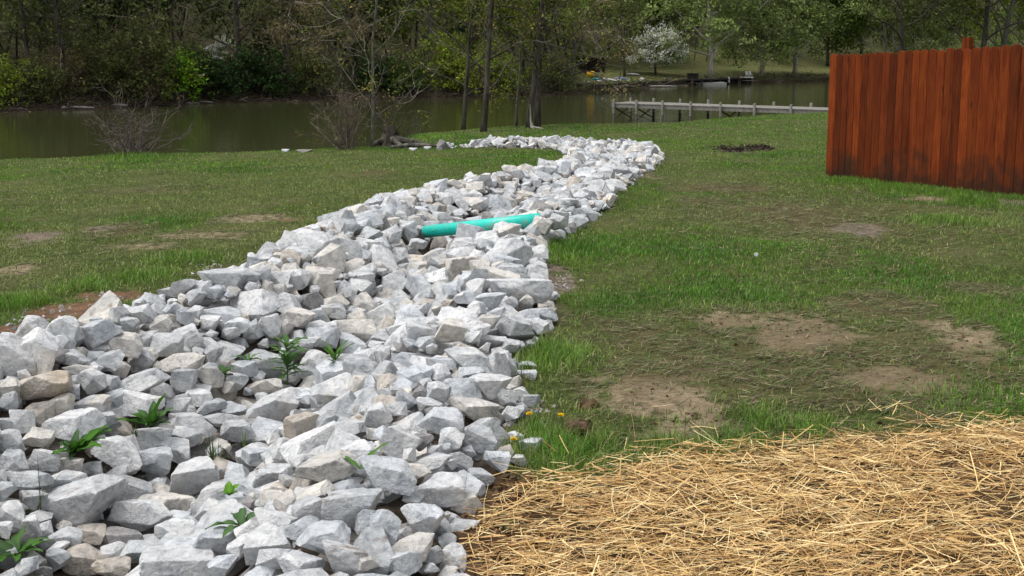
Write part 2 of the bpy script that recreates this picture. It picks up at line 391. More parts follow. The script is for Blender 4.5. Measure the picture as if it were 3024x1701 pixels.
# far bank and hillside
vq = np.concatenate([np.linspace(-1.6, -0.55, 20)[:-1], np.linspace(-0.55, 0.62, 240), np.linspace(0.62, 1.6, 20)[1:]])
vv = np.concatenate([np.linspace(-1.5, 4, 24), np.linspace(4.6, 40, 40), np.linspace(44, 170, 24)])
VV, QQ = np.meshgrid(vv, vq, indexing='ij'); YY = far_y(QQ) + VV; XX = QQ * YY
ZZ = far_z(XX, YY); idx = np.arange(VV.size).reshape(VV.shape)
F = np.stack([idx[:-1, :-1], idx[:-1, 1:], idx[1:, 1:], idx[1:, :-1]], -1).reshape(-1, 4)
m, t, b = new_mat('far_bank_ground', 0.95, 0.1); p = pos(t)
at = lambda n: N(t, 'ShaderNodeAttribute', attribute_name=n).outputs['Fac']
n1 = noise_tex(t, 0.35, 5, 0.65, p); n2 = noise_tex(t, 2.4, 6, 0.7, p)
wood = ramp(t, n2, [(0.3, (0.02, 0.022, 0.009)), (0.6, (0.07, 0.065, 0.03)), (0.8, (0.06, 0.085, 0.022))])
grs = ramp(t, n1, [(0.36, (0.085, 0.115, 0.03)), (0.55, (0.12, 0.11, 0.048)), (0.7, (0.09, 0.13, 0.033))])
mud = ramp(t, n2, [(0.3, (0.018, 0.013, 0.009)), (0.55, (0.065, 0.043, 0.032)), (0.8, (0.13, 0.1, 0.08))])
g = mixc(t, at('grassy'), wood, grs); g = mixc(t, at('mud'), g, mud)
t.links.new(g, b.inputs['Base Color']); bump(t, b, n2, 0.8, 0.2)
me = mesh_np('far_bank', np.stack([XX, YY, ZZ], -1).reshape(-1, 3), [F], m, smooth=True,
             attrs={'grassy': (sstep(0.04, 0.085, QQ) * (1 - sstep(30, 60, VV))).ravel(), 'mud': (1 - sstep(0.3, 1.7, VV + 1.4 * fbm2(XX, YY, 3) - 0.7)).ravel()})
kind(link('far_bank', me), 'structure')
# ------------------------------------------------------------------ stones
RNG = np.random.default_rng(7)
def ico(level):
    bm = bmesh.new(); bmesh.ops.create_icosphere(bm, subdivisions=level, radius=1.0)
    V = np.array([v.co[:] for v in bm.verts]); Fa = np.array([[v.index for v in f.verts] for f in bm.faces]); bm.free(); return V, Fa
ICO = {k: ico(k) for k in (2, 3, 5)}       # 80, 320 and 5120 triangles
def rock_shape(seed, level, amp=0.05):
    """broken limestone block: a ball cut by random planes, edges worn and chipped"""
    r = np.random.default_rng(seed); V, Fa = ICO[level]
    n = r.normal(size=(r.integers(4, 9), 3)); n /= np.linalg.norm(n, axis=1)[:, None]
    ax = np.array([[1, 0, 0], [-1, 0, 0], [0, 1, 0], [0, -1, 0], [0, 0, 1], [0, 0, -1]]) + r.normal(size=(6, 3)) * 0.28
    ax /= np.linalg.norm(ax, axis=1)[:, None]; n = np.concatenate([n, ax])
    h = r.uniform(0.6, 1.0, len(n)); dots = V @ n.T
    rad = np.min(np.where(dots > 0.05, h[None] / np.maximum(dots, 0.05), 9), axis=1); rad = np.minimum(rad, 1.35)
    P = V * rad[:, None]
    s = seed * 3.17
    d = amp * 1.6 * (fbm3(P[:, 0] * 1.7 + s, P[:, 1] * 1.7, P[:, 2] * 1.7, seed, 3) - 0.5)
    if level >= 5:
        f = fbm3(P[:, 0] * 4.5 + s, P[:, 1] * 4.5, P[:, 2] * 4.5 - s, seed + 50, 4)
        ridg = np.abs(fbm3(P[:, 0] * 2.4 - s, P[:, 1] * 2.4 + s, P[:, 2] * 2.4, seed + 90, 2) - 0.5)
        d = d + amp * 1.1 * (f - 0.5) - amp * 1.2 * np.maximum(0.06 - ridg, 0) / 0.06 * 0.35
    P = P * (1 + d[:, None]); mn, mx = P.min(0), P.max(0)
    return (P - (mn + mx) / 2) / ((mx - mn) / 2), Fa
NPROTO = 26
PROTO = []
for k in range(NPROTO):
    P, Fa = rock_shape(100 + k, 5); me = mesh_np('limestone_rock', P, [Fa], M['rock'], smooth=True)
    me.set_sharp_from_angle(angle=math.radians(33)); PROTO.append(me)
def hull_shape(seed, n):
    """small broken stone: the hull of a few random corners"""
    r = np.random.default_rng(seed); p = r.normal(size=(n, 3)); p /= np.linalg.norm(p, axis=1)[:, None]; p = np.sign(p) * np.abs(p) ** 0.75 * r.uniform(0.75, 1.0, (n, 1))
    bm = bmesh.new(); [bm.verts.new(q) for q in p]; res = bmesh.ops.convex_hull(bm, input=bm.verts); dead = [v for v in bm.verts if not v.link_faces]
    for v in dead: bm.verts.remove(v)
    bmesh.ops.triangulate(bm, faces=bm.faces); bm.verts.index_update(); V = np.array([v.co[:] for v in bm.verts]); Fa = np.array([[v.index for v in f.verts] for f in bm.faces]); bm.free()
    mn, mx = V.min(0), V.max(0); return (V - (mn + mx) / 2) / ((mx - mn) / 2), Fa
LOW = {3: [hull_shape(300 + k, 17) for k in range(24)], 2: [hull_shape(400 + k, 11) for k in range(20)]}
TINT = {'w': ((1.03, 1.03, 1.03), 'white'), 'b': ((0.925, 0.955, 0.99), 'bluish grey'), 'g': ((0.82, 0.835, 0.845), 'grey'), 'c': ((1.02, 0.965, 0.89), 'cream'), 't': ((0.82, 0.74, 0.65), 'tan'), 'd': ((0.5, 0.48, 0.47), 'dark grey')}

# the stones one can make out in the foreground: (x, y, width, height, tilt, tint) read off the photograph in enlarged windows (origin, zoom)
WIN = [((0, 900), 2.8975, '150 440 400 300 30 w;330 430 420 400 35 w;310 685 540 190 0 t;300 210 260 210 20 w;570 240 300 310 0 w;840 250 380 270 -15 b;1010 90 190 180 0 w;1215 80 240 180 0 w;1110 180 170 150 0 g;1380 170 180 170 0 c;'
        '1590 110 170 170 0 b;1785 165 220 150 0 w;2010 170 270 140 5 w;1050 360 330 230 10 c;1440 340 330 240 -12 g;1680 320 150 190 0 g;640 445 250 130 0 g;940 490 240 170 -15 g;1240 450 200 150 0 g;1530 500 410 170 -3 c;1820 420 190 180 0 g;'
        '680 560 260 120 0 c;780 660 250 240 5 w;1170 690 540 220 -18 w;1580 640 230 220 0 g;1790 620 230 220 0 c;2050 550 290 150 5 b;2040 670 190 170 0 g;60 830 160 200 0 g;510 850 215 190 0 c;770 850 330 150 0 w;1200 860 360 230 10 w;'
        '1520 880 240 200 0 w;1720 790 270 160 -10 w;1780 880 290 150 -8 g;190 990 240 220 0 w;620 1050 460 260 0 w;915 1010 220 190 0 w;320 1130 250 150 10 c;1650 1010 400 180 15 w;1890 980 300 150 0 w;1570 1130 300 180 0 w;'
        '80 1180 270 230 15 g;1030 1280 450 280 18 w;1480 1230 420 160 12 w;1310 1350 340 240 0 b;2040 1080 330 190 0 g;370 1320 280 220 0 w;570 1370 300 160 -10 c;110 1370 290 230 0 w;770 1410 190 140 0 w'),
       ((700, 900), 2.415, '225 150 180 180 0 w;430 110 240 160 10 c;690 60 190 130 0 g;835 110 190 150 -20 c;1030 100 250 220 -30 w;650 200 160 190 0 w;460 285 270 110 0 w;830 300 240 170 10 b;1160 200 190 160 -15 w;1310 190 220 170 0 w;'
        '1520 190 240 210 0 c;1720 190 180 130 0 w;1790 130 190 120 0 c;1990 180 290 190 15 g;1960 70 220 130 0 w;2180 60 230 110 5 b;2150 150 160 120 0 w;570 410 230 150 20 w;530 490 170 110 15 g;1000 310 130 110 0 w;1060 500 200 220 0 g;'
        '1270 510 270 170 5 b;1460 430 240 130 0 b;1630 390 330 150 5 w;1900 420 200 200 0 w;1950 290 160 110 0 g;1690 480 260 110 0 b;2060 440 160 80 0 g;2060 500 180 70 0 g;190 580 260 150 10 c;690 600 330 190 -15 w;1200 690 200 110 40 b;'
        '1290 640 150 140 0 d;1440 620 200 170 0 w;1800 580 330 170 5 w;1930 660 150 170 0 w;2090 690 150 120 0 g;1680 740 370 180 8 c;1470 830 390 230 5 b;260 740 420 210 -22 w;470 900 260 300 -10 t;1010 790 260 190 -15 w;820 900 270 180 -15 w;'
        '680 790 200 110 -10 g;1160 990 300 260 25 w;1330 980 160 140 0 d;1530 960 200 180 0 w;1730 950 270 200 0 g;1950 770 140 120 -30 w;610 1040 180 90 5 w;850 1060 360 170 -15 w;640 1180 460 230 -12 c;270 1230 310 190 5 w;150 1080 250 150 0 b;'
        '330 1080 150 160 30 w;1060 1230 450 250 12 b;1270 1180 250 120 15 c;1450 1300 400 220 10 w;1740 1220 200 130 0 g;1850 1110 210 160 10 b;2100 1010 190 150 0 b;1600 1110 170 170 0 g;1380 1130 330 120 -10 w;560 1370 290 170 -25 c;'
        '820 1390 360 150 0 g;285 1390 260 120 0 c;1980 960 150 130 0 w;2010 1120 130 110 0 c'),
       ((0, 1250), 2.862, '660 700 740 370 -14 w;1130 560 420 190 20 g;1210 760 480 300 20 w;1640 470 480 350 -20 w;240 500 340 210 0 g;60 570 150 150 0 g;290 650 260 190 0 g;110 780 260 240 0 w;260 890 230 230 0 w;510 970 370 170 3 g;780 950 260 160 0 t;'
        '1050 960 330 150 0 d;1500 940 350 260 0 w;1830 790 330 250 15 w;1960 600 330 170 0 g;1990 720 280 150 0 g;1870 1000 400 230 0 b;750 1140 400 220 5 t;1160 1080 340 180 -5 g;180 1230 280 140 -20 w;370 1250 150 110 0 d;500 1160 220 180 0 g;'
        '950 1230 340 140 0 t;1560 1200 700 260 0 w;2330 860 400 260 10 w;2240 1010 420 320 -20 w;2310 1140 380 250 -15 w;1900 1210 280 180 -20 b;2200 1260 300 110 0 b;560 500 320 180 10 w;790 410 200 160 0 g;50 920 130 260 0 w'),
       ((700, 1250), 2.862, '650 720 340 300 -35 g;980 710 480 350 0 g;1090 830 300 220 -45 b;1240 900 310 360 0 b;1550 830 390 300 15 b;730 980 470 230 0 b;900 1130 400 280 10 w;1440 1060 480 170 -12 c;1380 1190 380 240 -15 b;1830 1150 270 270 20 w;'
        '1640 1120 230 130 -20 g;1920 870 300 120 -3 g;1770 800 80 90 0 c;1640 1230 160 100 0 w;1100 1180 220 150 0 c'),
       ((1200, 600), 4.83, '530 1050 500 230 5 w;880 1070 180 230 0 w;1110 1080 270 230 0 g;1460 990 510 260 5 g;1810 930 420 240 0 w;1830 1070 240 140 0 w;1600 1230 900 260 0 w;1730 1330 400 240 -20 b;2050 1320 230 130 0 w;1200 1390 500 190 -5 b;590 1250 180 220 0 w;'
        '260 1190 330 150 0 g;830 1330 330 190 0 w;170 580 290 180 0 w;460 540 200 160 0 g;760 560 190 160 0 c;980 430 190 130 0 g;1750 660 300 130 38 c;1690 450 220 140 0 g;1890 400 200 140 0 w;180 220 190 150 0 g;680 170 270 150 -20 w;2090 235 230 170 0 w;1960 300 200 130 10 g')]
# the teal pipe lies across the bed
PA = hit(1258, 684, stone_z, 0.12); PB = hit(1612, 647, stone_z, 0.17)
PIPE_R = 0.062
ROCKS = []     # x, y, z, a, b, c, yaw, tilt, tintkey, hand
for (ox, oy), s, txt in WIN:
    for row in txt.split(';'):
        cx, cy, ww, hh, ti, tk = row.split(); cx, cy, ww, hh, ti = [float(v) for v in (cx, cy, ww, hh, ti)]
        px, py = ox + cx / s, oy + cy / s; d0 = hit(px, py, stone_z)
        mpp = np.linalg.norm(d0 - [0, 0, EYE]) * math.cos(math.atan((py - CY) / FPX)) / FPX
        a = ww / s * mpp / 2 * 0.97; hm = hh / s * mpp / 2 * 1.0; el = math.atan2(EYE - d0[2], d0[1])
        b_ = a * RNG.uniform(0.55, 0.75); c = max(hm * 0.86, 0.40 * a)
        c = min(c, 1.15 * a); P = hit(px, py, stone_z, 0.42 * c)
        ROCKS.append([*P, a, b_, c, RNG.uniform(-0.25, 0.25), math.radians(ti), tk, True])
# the rest of the fill, thrown in at random and packed
def pipe_clear(x, y):
    ab = PB[:2] - PA[:2]; t = ((x - PA[0]) * ab[0] + (y - PA[1]) * ab[1]) / (ab @ ab)
    d = math.hypot(x - PA[0] - np.clip(t, 0, 1) * ab[0], y - PA[1] - np.clip(t, 0, 1) * ab[1]); return d, t
CELL = 0.45; GRID = {}
def near_ok(x, y, r, k):
    i, j = int(x // CELL), int(y // CELL)
    for u in range(i - 1, i + 2):
        for v in range(j - 1, j + 2):
            for (a, b_, rr) in GRID.get((u, v), ()):
                if (a - x) ** 2 + (b_ - y) ** 2 < (k * (r + rr)) ** 2: return False
    return True
for R in ROCKS: GRID.setdefault((int(R[0] // CELL), int(R[1] // CELL)), []).append((R[0], R[1], 0.8 * (R[3] + R[4]) / 2))
mn, mx = CHW.min(0), CHW.max(0); mn = np.maximum(mn, (-4.2, 1.9))
cand = RNG.uniform(mn, (mx[0], mx[1]), size=(190000, 2))
cand = cand[np.abs(cand[:, 0]) < 0.56 * cand[:, 1] + 0.7]
sdd = poly_sd(cand[:, 0], cand[:, 1], CHW); cand = cand[sdd > 0.02]; sdd = sdd[sdd > 0.02]
nb = len(cand)
def add_fill(lo, hi, k, sl, sink):
    for (x, y), s in zip(cand[sl], sdd[sl]):
        r = lo + (hi - lo) * RNG.random() ** 1.7
        if s < 0.55 * r: continue
        d, t = pipe_clear(x, y)
        if d < PIPE_R + r * 0.95 and -0.1 < t < 0.86: continue
        if not near_ok(x, y, r, k): continue
        GRID.setdefault((int(x // CELL), int(y // CELL)), []).append((x, y, r))
        e = RNG.uniform(0.75, 1.3); c = r * RNG.uniform(0.55, 0.95); dpn = ((0.07 if r > 0.07 else 0.03) if y < 6.3 else 0.0) + (0.13 if (d < 0.6 and -0.05 < t < 0.9 and (y < PA[1] + t * (PB[1] - PA[1]))) else 0.0)
        z = float(stone_z(x, y)) - c * sink - dpn + RNG.uniform(-0.03, 0.04)
        tk = RNG.choice(list('wwwwwwwwbbbgggggcccctd'), p=None)
        ROCKS.append([x, y, z, r * e, r / e, c, RNG.uniform(0, 6.28), RNG.normal(0, 0.3), tk, False])
add_fill(0.09, 0.17, 0.76, slice(0, nb // 6), 0.05)
add_fill(0.05, 0.10, 0.76, slice(nb // 6, nb // 2), 0.05)
add_fill(0.03, 0.06, 0.80, slice(nb // 2, nb), -0.2)
# a lower course in the foreground gaps, its darker tints painting in deeper shade
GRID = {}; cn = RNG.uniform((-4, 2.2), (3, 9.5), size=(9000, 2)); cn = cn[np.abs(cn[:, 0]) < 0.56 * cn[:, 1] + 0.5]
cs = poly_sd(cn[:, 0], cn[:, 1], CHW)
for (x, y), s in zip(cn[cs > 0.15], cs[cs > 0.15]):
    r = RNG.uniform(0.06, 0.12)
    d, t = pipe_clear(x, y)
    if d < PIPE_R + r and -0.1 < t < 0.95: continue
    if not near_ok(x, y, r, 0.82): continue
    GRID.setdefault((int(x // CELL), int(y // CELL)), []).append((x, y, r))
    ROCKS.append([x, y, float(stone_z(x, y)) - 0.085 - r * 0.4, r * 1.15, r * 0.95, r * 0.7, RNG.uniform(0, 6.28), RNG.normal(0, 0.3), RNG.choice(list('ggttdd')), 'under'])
for dx, dy, dz, a, c in ((-0.03, -0.13, -0.035, 0.10, 0.075), (0.09, -0.05, -0.01, 0.10, 0.085), (0.02, -0.02, 0.05, 0.075, 0.045), (0.10, 0.06, 0.0, 0.11, 0.09), (-0.12, -0.17, -0.07, 0.085, 0.06)):      # stones bedded over the pipe's right end
    ROCKS.append([PB[0] + dx, PB[1] + dy, PB[2] + dz, a, a * 0.8, c, RNG.uniform(0, 6), RNG.normal(0, 0.2), RNG.choice(list('wgc')), False])
# which 300 show largest
A = np.array([[R[0], R[1], R[2], R[3], R[5]] for R in ROCKS]); PX, PY = project(A[:, :3]); DEP = A[:, 1]
vis = (PX > 0) & (PX < 3024) & (PY > 0) & (PY < 1701); area = np.where(vis, (A[:, 3] / DEP) * (A[:, 4] / DEP), 0)
score = np.array([1e3 if R[9] is True and v else (0 if R[9] == 'under' else a) for R, a, v in zip(ROCKS, area, vis)]) + area * 0
order = np.argsort(-score)[:300]; TOP = set(int(i) for i in order)
MARK = {'the rosette weed with broad upright leaves': (222, 1300), 'the weed with cupped dark leaves': (448, 1248), 'the tall leafy weed': (850, 1080), 'the small spiky weed': (992, 1050),
        'the grass tuft': (630, 1340), 'the tan slab': (107, 1136), 'the teal pipe': (1420, 665), 'the dandelions': (1560, 1225), 'the straw': (1440, 1470), 'the dark brown-stained rock': (1235, 1165),
        'the cream-stained boulder': (965, 1390), 'the largest white boulder': (230, 1495), 'the drooping seed grass': (165, 1430), 'the flat white boulder': (545, 1665), 'the clover sprig': (680, 1452),
        'the stone slab at the lawn edge': (1530, 855), 'the bluish boulder': (290, 985), 'the bottom left leaves': (50, 1610), 'the ridged boulder': (1030, 1500)}
ORD = ['', 'second ', 'third ', 'fourth ', 'fifth ', 'sixth ', 'seventh ', 'eighth ', 'ninth ', 'tenth ', 'eleventh ', 'twelfth ', '13th ', '14th ', '15th ', '16th ', '17th ', '18th ', '19th ', '20th ']
ORD += ['%dth ' % k for k in range(21, 140)]
sect = {}
mk = list(MARK); mp_ = np.array([MARK[k] for k in mk], float)
for i in TOP:
    dx, dy = PX[i] - mp_[:, 0], PY[i] - mp_[:, 1]; d = np.hypot(dx, dy); j = int(np.argmin(d))
    s = ('left of' if dx[j] < 0 else 'right of') if abs(dx[j]) > 1.2 * abs(dy[j]) else ('above' if dy[j] < 0 else 'below')
    sect.setdefault((j, s), []).append((d[j], i))
LAB = {}
for (j, s), L in sect.items():
    for k, (d, i) in enumerate(sorted(L)): LAB[i] = (ORD[k], s, mk[j])
def rock_matrix(R, r):
    x, y, z, a, b_, c, yaw, tilt, tk, hand = R
    if hand is True: return Matrix.Translation((x, y, z)) @ Matrix.Rotation(tilt, 4, 'Y') @ Matrix.Rotation(yaw, 4, 'Z') @ Matrix.Diagonal((a * r.choice([-1, 1]), b_ * r.choice([-1, 1]), c, 1))
    return Matrix.Translation((x, y, z)) @ Matrix.Rotation(yaw, 4, 'Z') @ Matrix.Rotation(tilt, 4, 'X') @ Matrix.Rotation(r.normal(0, 0.25), 4, 'Y') @ Matrix.Diagonal((a, b_, c, 1))
SV, SF, SCc, sn = [], [], [], 0
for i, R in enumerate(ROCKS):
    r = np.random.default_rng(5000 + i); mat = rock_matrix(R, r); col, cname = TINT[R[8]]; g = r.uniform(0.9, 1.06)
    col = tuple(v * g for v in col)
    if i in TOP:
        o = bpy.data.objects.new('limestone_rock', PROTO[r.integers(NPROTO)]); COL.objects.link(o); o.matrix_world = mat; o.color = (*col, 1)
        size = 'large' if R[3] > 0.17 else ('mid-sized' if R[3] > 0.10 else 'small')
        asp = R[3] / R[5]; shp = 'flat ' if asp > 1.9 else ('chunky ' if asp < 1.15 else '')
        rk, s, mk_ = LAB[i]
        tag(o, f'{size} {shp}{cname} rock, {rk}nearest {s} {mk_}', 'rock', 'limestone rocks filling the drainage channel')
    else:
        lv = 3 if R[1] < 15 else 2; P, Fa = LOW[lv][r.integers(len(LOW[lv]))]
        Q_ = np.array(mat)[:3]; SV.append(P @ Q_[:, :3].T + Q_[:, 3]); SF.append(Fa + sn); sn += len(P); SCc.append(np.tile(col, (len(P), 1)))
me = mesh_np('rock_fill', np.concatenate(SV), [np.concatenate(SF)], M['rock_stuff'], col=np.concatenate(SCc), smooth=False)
o = kind(link('rock_fill', me), 'stuff'); o['label'] = 'countless smaller and farther limestone rocks filling the channel'; o['category'] = 'rocks'
print('rocks', len(ROCKS), 'stuff', len(SV))

# gravel and soil lumps
def lumps(name, pts, rad, mat, colfn, label, lv=2):
    V, F_, C, n = [], [], [], 0; r = np.random.default_rng(len(pts))
    for p, q in zip(pts, rad):
        P, Fa = LOW[lv][r.integers(len(LOW[lv]))]; E = np.array(Euler(r.uniform(0, 6.28, 3)).to_matrix())
        V.append(P * (q * r.uniform(0.6, 1.15, 3)) @ E.T + p); F_.append(Fa + n); n += len(P); C.append(np.tile(colfn(r, p), (len(P), 1)))
    o = link(name, mesh_np(name, np.concatenate(V), [np.concatenate(F_)], mat, col=np.concatenate(C))); kind(o, 'stuff'); tag(o, label, name.split('_')[-1]); return o
gp = []
for px0, py0, sx, sy, n in ((200, 925, 150, 25, 70), (330, 880, 60, 10, 22), (60, 970, 90, 30, 20), (1655, 838, 45, 22, 60), (620, 800, 50, 20, 60), (1570, 1215, 40, 25, 30), (1240, 437, 30, 3, 12), (1500, 1240, 20, 20, 30)):
    for _ in range(n): gp.append(hit(px0 + RNG.normal() * sx * 0.6, py0 + RNG.normal() * sy * 0.6, lawn_z))
gp = np.array(gp); lumps('gravel', gp, RNG.uniform(0.005, 0.015, len(gp)) * (1 + 0.02 * gp[:, 1]), M['rock_stuff'], lambda r, p: np.array(TINT[r.choice(list('wcgtt'))][0]) * r.uniform(0.6, 1.0), 'pale gravel crumbs scattered along the edge of the rock channel')
cp, cr = [], []
for px0, py0, sx, sy, n, s in ((1420, 1640, 60, 90, 330, .022), (1450, 1500, 60, 50, 130, .02), (1500, 1440, 60, 25, 120, .02), (2165, 440, 56, 9, 110, .034), (2245, 437, 34, 9, 70, .036), (1715, 1268, 22, 14, 40, .022), (1740, 1200, 25, 10, 40, .018),
                            (2370, 985, 150, 45, 26, .009), (1980, 1185, 190, 70, 30, .008), (2600, 1114, 130, 40, 16, .009), (2120, 935, 120, 20, 14, .011), (2860, 1000, 60, 30, 10, .010), (2060, 1245, 120, 8, 14, .009), (2500, 1320, 300, 60, 120, .016), (2200, 1560, 500, 90, 200, .016)):
    for _ in range(n):
        p = hit(px0 + RNG.normal() * sx * 0.6, py0 + RNG.normal() * sy * 0.6, lawn_z); cp.append(p); cr.append(s * RNG.uniform(0.4, 1.5))
soilv = vcol('soil_lumps', 0.95, 0.05)
lumps('soil_clods', np.array(cp), np.array(cr), soilv, lambda r, p: np.array([0.095, 0.06, 0.036]) * r.uniform(0.4, 1.5) if p[1] < 12 else np.array([0.035, 0.027, 0.02]) * r.uniform(0.3, 1.5), 'crumbly dark brown soil clods on the lawn and beside the straw')
cl = tag(link('soil_clod', mesh_np('soil_clod', *[(lambda P, Fa: (P * 0.045, [Fa]))(*rock_shape(777, 3, 0.3))][0], M['soil'])), 'fist-sized brown soil clod in the grass beside the dandelions', 'soil clod')
cl.location = tuple(hit(1705, 1268, lawn_z, 0.03)); cl.scale = (1.2, 1, 0.85)

# teal drain pipe
def pipe():
    ax = PB - PA; L = np.linalg.norm(ax); ax = ax / np.linalg.norm(ax); P1 = PA + ax * L
    side = np.cross(ax, [0, 0, 1]); side /= np.linalg.norm(side); up = np.cross(side, ax); k = 40; an = np.arange(k) * 2 * math.pi / k
    ring = lambda c, r: c + r * (np.cos(an)[:, None] * side + np.sin(an)[:, None] * up)
    V = np.concatenate([ring(PA, PIPE_R), ring(P1, PIPE_R), ring(PA, PIPE_R - 0.005), ring(P1, PIPE_R - 0.005)])
    f = []
    for j in range(k):
        n = (j + 1) % k; f += [(j, n, k + n, k + j), (2 * k + n, 2 * k + j, 3 * k + j, 3 * k + n), (n, j, 2 * k + j, 2 * k + n), (k + j, k + n, 3 * k + n, 3 * k + j)]
    m, t, b = new_mat('teal_pvc', 0.38, 0.45); p = pos(t); n1 = noise_tex(t, 25, 5, 0.65, p); n2 = noise_tex(t, 9, 4, 0.6, p)
    c = ramp(t, n1, [(0.3, (0.010, 0.50, 0.40)), (0.6, (0.018, 0.60, 0.49))])
    c = mixc(t, ramp(t, n2, [(0.56, (0, 0, 0)), (0.68, (0.65, 0.65, 0.65))]), c, (0.30, 0.36, 0.30))
    t.links.new(c, b.inputs['Base Color'])
    e = empty('drain_pipe', PA, 'teal green plastic drain pipe lying across the rock channel', 'pipe')
    link('pipe_tube', mesh_np('pipe_tube', V - PA, [np.array(f)], m, smooth=True), e)
    # faint worn print along the side that faces the camera: dashes too worn to read
    ink = plain('worn_print', (0.05, 0.13, 0.115), 0.6, 60, 0.3, 0.2, 0); mbk = MB(); r = np.random.default_rng(3)
    th0 = math.atan2((np.array([0, 0, EYE]) - PA) @ up, (np.array([0, 0, EYE]) - PA) @ side) - 0.1
    def dash(s0, s1, th, h):
        n = 3; rows = []
        for t_ in np.linspace(s0, s1, n):
            for d in (0, h):
                a = th + d / PIPE_R; rows.append(ax * t_ + (PIPE_R + 0.0008) * (math.cos(a) * side + math.sin(a) * up))
        mbk.add(rows, [(0, 2, 3, 1), (2, 4, 5, 3)])
    for s0, s1, th, h in ((.14, .18, 0, .003), (.19, .2, 0.05, .01), (.21, .215, 0.05, .012), (.225, .25, 0.02, .003), (.27, .28, .03, .01), (.30, .44, .12, .002), (.48, .60, .18, .0022), (.50, .53, .12, .0022), (.60, .602, .16, .008), (.72, .725, .3, .03), (.80, .803, -.1, .05), (.16, .17, .0, .008)):
        dash(s0, s1, th0 + th, h)
    link('worn_print', mbk.mesh('worn_print', ink), e)
    # dirt smear
pipe()
# ------------------------------------------------------------------ fence
FL = hit(2434, 521, base_z); FR = hit(2985, 574, base_z)
fd = (FR - FL)[:2]; flen = np.linalg.norm(fd); fd = fd / flen; fn = np.array([-fd[1], fd[0]]);
if fn @ -FL[:2] < 0: fn = -fn                  # towards the camera
def along(px):
    """where the bearing of a pixel column meets the fence line"""
    q = q_of(px) ; a = np.array([fd, [-q, -1.0]]).T
    return np.linalg.solve(a, -FL[:2])[0]
def top_z(px, py, s):
    p = FL[:2] + fd * s; d = ray(px, py); t = p[1] / d[1]; return EYE + d[2] * t
s0, s1 = along(2440), along(3010); zt0, zt1 = top_z(2440, 162, s0), top_z(3010, 132, s1)
edges = [2300 + v / 2.337 for v in (325, 370, 412, 455, 497, 540, 583, 630, 680, 730, 780, 832, 882, 932, 990, 1048, 1105, 1167, 1222, 1281, 1345, 1408, 1478, 1550, 1622, 1692)]
es = [along(e) for e in edges]
while len(es) < 38: es.append(es[-1] + 0.137)
m, t, b = new_mat('red_stained_wood', 0.8, 0.15)
tc = N(t, 'ShaderNodeTexCoord').outputs['Object']; rnd = N(t, 'ShaderNodeObjectInfo').outputs['Random']
off = N(t, 'ShaderNodeVectorMath', operation='ADD'); sc_ = N(t, 'ShaderNodeMath', operation='MULTIPLY'); sc_.inputs[1].default_value = 40.0; t.links.new(rnd, sc_.inputs[0])
t.links.new(tc, off.inputs[0]); t.links.new(sc_.outputs[0], off.inputs[1])
mp = N(t, 'ShaderNodeMapping'); mp.inputs['Scale'].default_value = (9, 9, 0.55); t.links.new(off.outputs[0], mp.inputs[0])
gr = noise_tex(t, 3.0, 6, 0.65, mp.outputs[0], 1.5); mp2 = N(t, 'ShaderNodeMapping'); mp2.inputs['Scale'].default_value = (2.4, 2.4, 1.0); t.links.new(off.outputs[0], mp2.inputs[0])
bl = noise_tex(t, 1.6, 3, 0.5, mp2.outputs[0]); vo = N(t, 'ShaderNodeTexVoronoi'); mp3 = N(t, 'ShaderNodeMapping'); mp3.inputs['Scale'].default_value = (6, 6, 1.5); t.links.new(off.outputs[0], mp3.inputs[0]); t.links.new(mp3.outputs[0], vo.inputs['Vector']); vo.inputs['Scale'].default_value = 1.0
c = ramp(t, gr, [(0.28, (0.078, 0.013, 0.003)), (0.46, (0.165, 0.032, 0.0055)), (0.68, (0.25, 0.055, 0.009))])
c = mixc(t, ramp(t, bl, [(0.35, (0.7, 0.7, 0.7)), (0.75, (0, 0, 0))]), c, mixc(t, 1.0, c, (0.55, 0.45, 0.4), 'MULTIPLY'))
c = mixc(t, ramp(t, vo.outputs['Distance'], [(0.03, (0.85, 0.85, 0.85)), (0.12, (0, 0, 0))]), c, (0.03, 0.006, 0.003))
tr = N(t, 'ShaderNodeHueSaturation'); v2 = N(t, 'ShaderNodeMapRange'); v2.inputs['To Min'].default_value = 0.62; v2.inputs['To Max'].default_value = 1.45; t.links.new(rnd, v2.inputs[0]); t.links.new(v2.outputs[0], tr.inputs['Value']); t.links.new(c, tr.inputs['Color'])
# mildew near the ground, blotchy
sx = N(t, 'ShaderNodeSeparateXYZ'); t.links.new(tc, sx.inputs[0]); md = noise_tex(t, 2.2, 4, 0.6, pos(t))
mm = N(t, 'ShaderNodeMapRange'); mm.inputs['From Min'].default_value = 0.05; mm.inputs['From Max'].default_value = 0.75; mm.inputs['To Min'].default_value = 0.72; mm.inputs['To Max'].default_value = 0.25; t.links.new(sx.outputs[2], mm.inputs[0])
lt = N(t, 'ShaderNodeMath', operation='SUBTRACT'); t.links.new(mm.outputs[0], lt.inputs[0]); t.links.new(md, lt.inputs[1])
t.links.new(mixc(t, ramp(t, lt.outputs[0], [(0.0, (0, 0, 0)), (0.2, (0.8, 0.8, 0.8))]), tr.outputs[0], (0.028, 0.016, 0.010)), b.inputs['Base Color']); bump(t, b, gr, 0.35, 0.01)
M['fence'] = m
M['cut_wood'] = plain('weathered_cut_wood', (0.30, 0.2, 0.12), 0.9, 30)
fe = empty('picket_fence', (*FL[:2], float(base_z(FL[0], FL[1]))), 'red-brown stained wooden privacy fence with dog-eared pickets', 'fence')
fang = math.atan2(fd[1], fd[0]); r = np.random.default_rng(11)
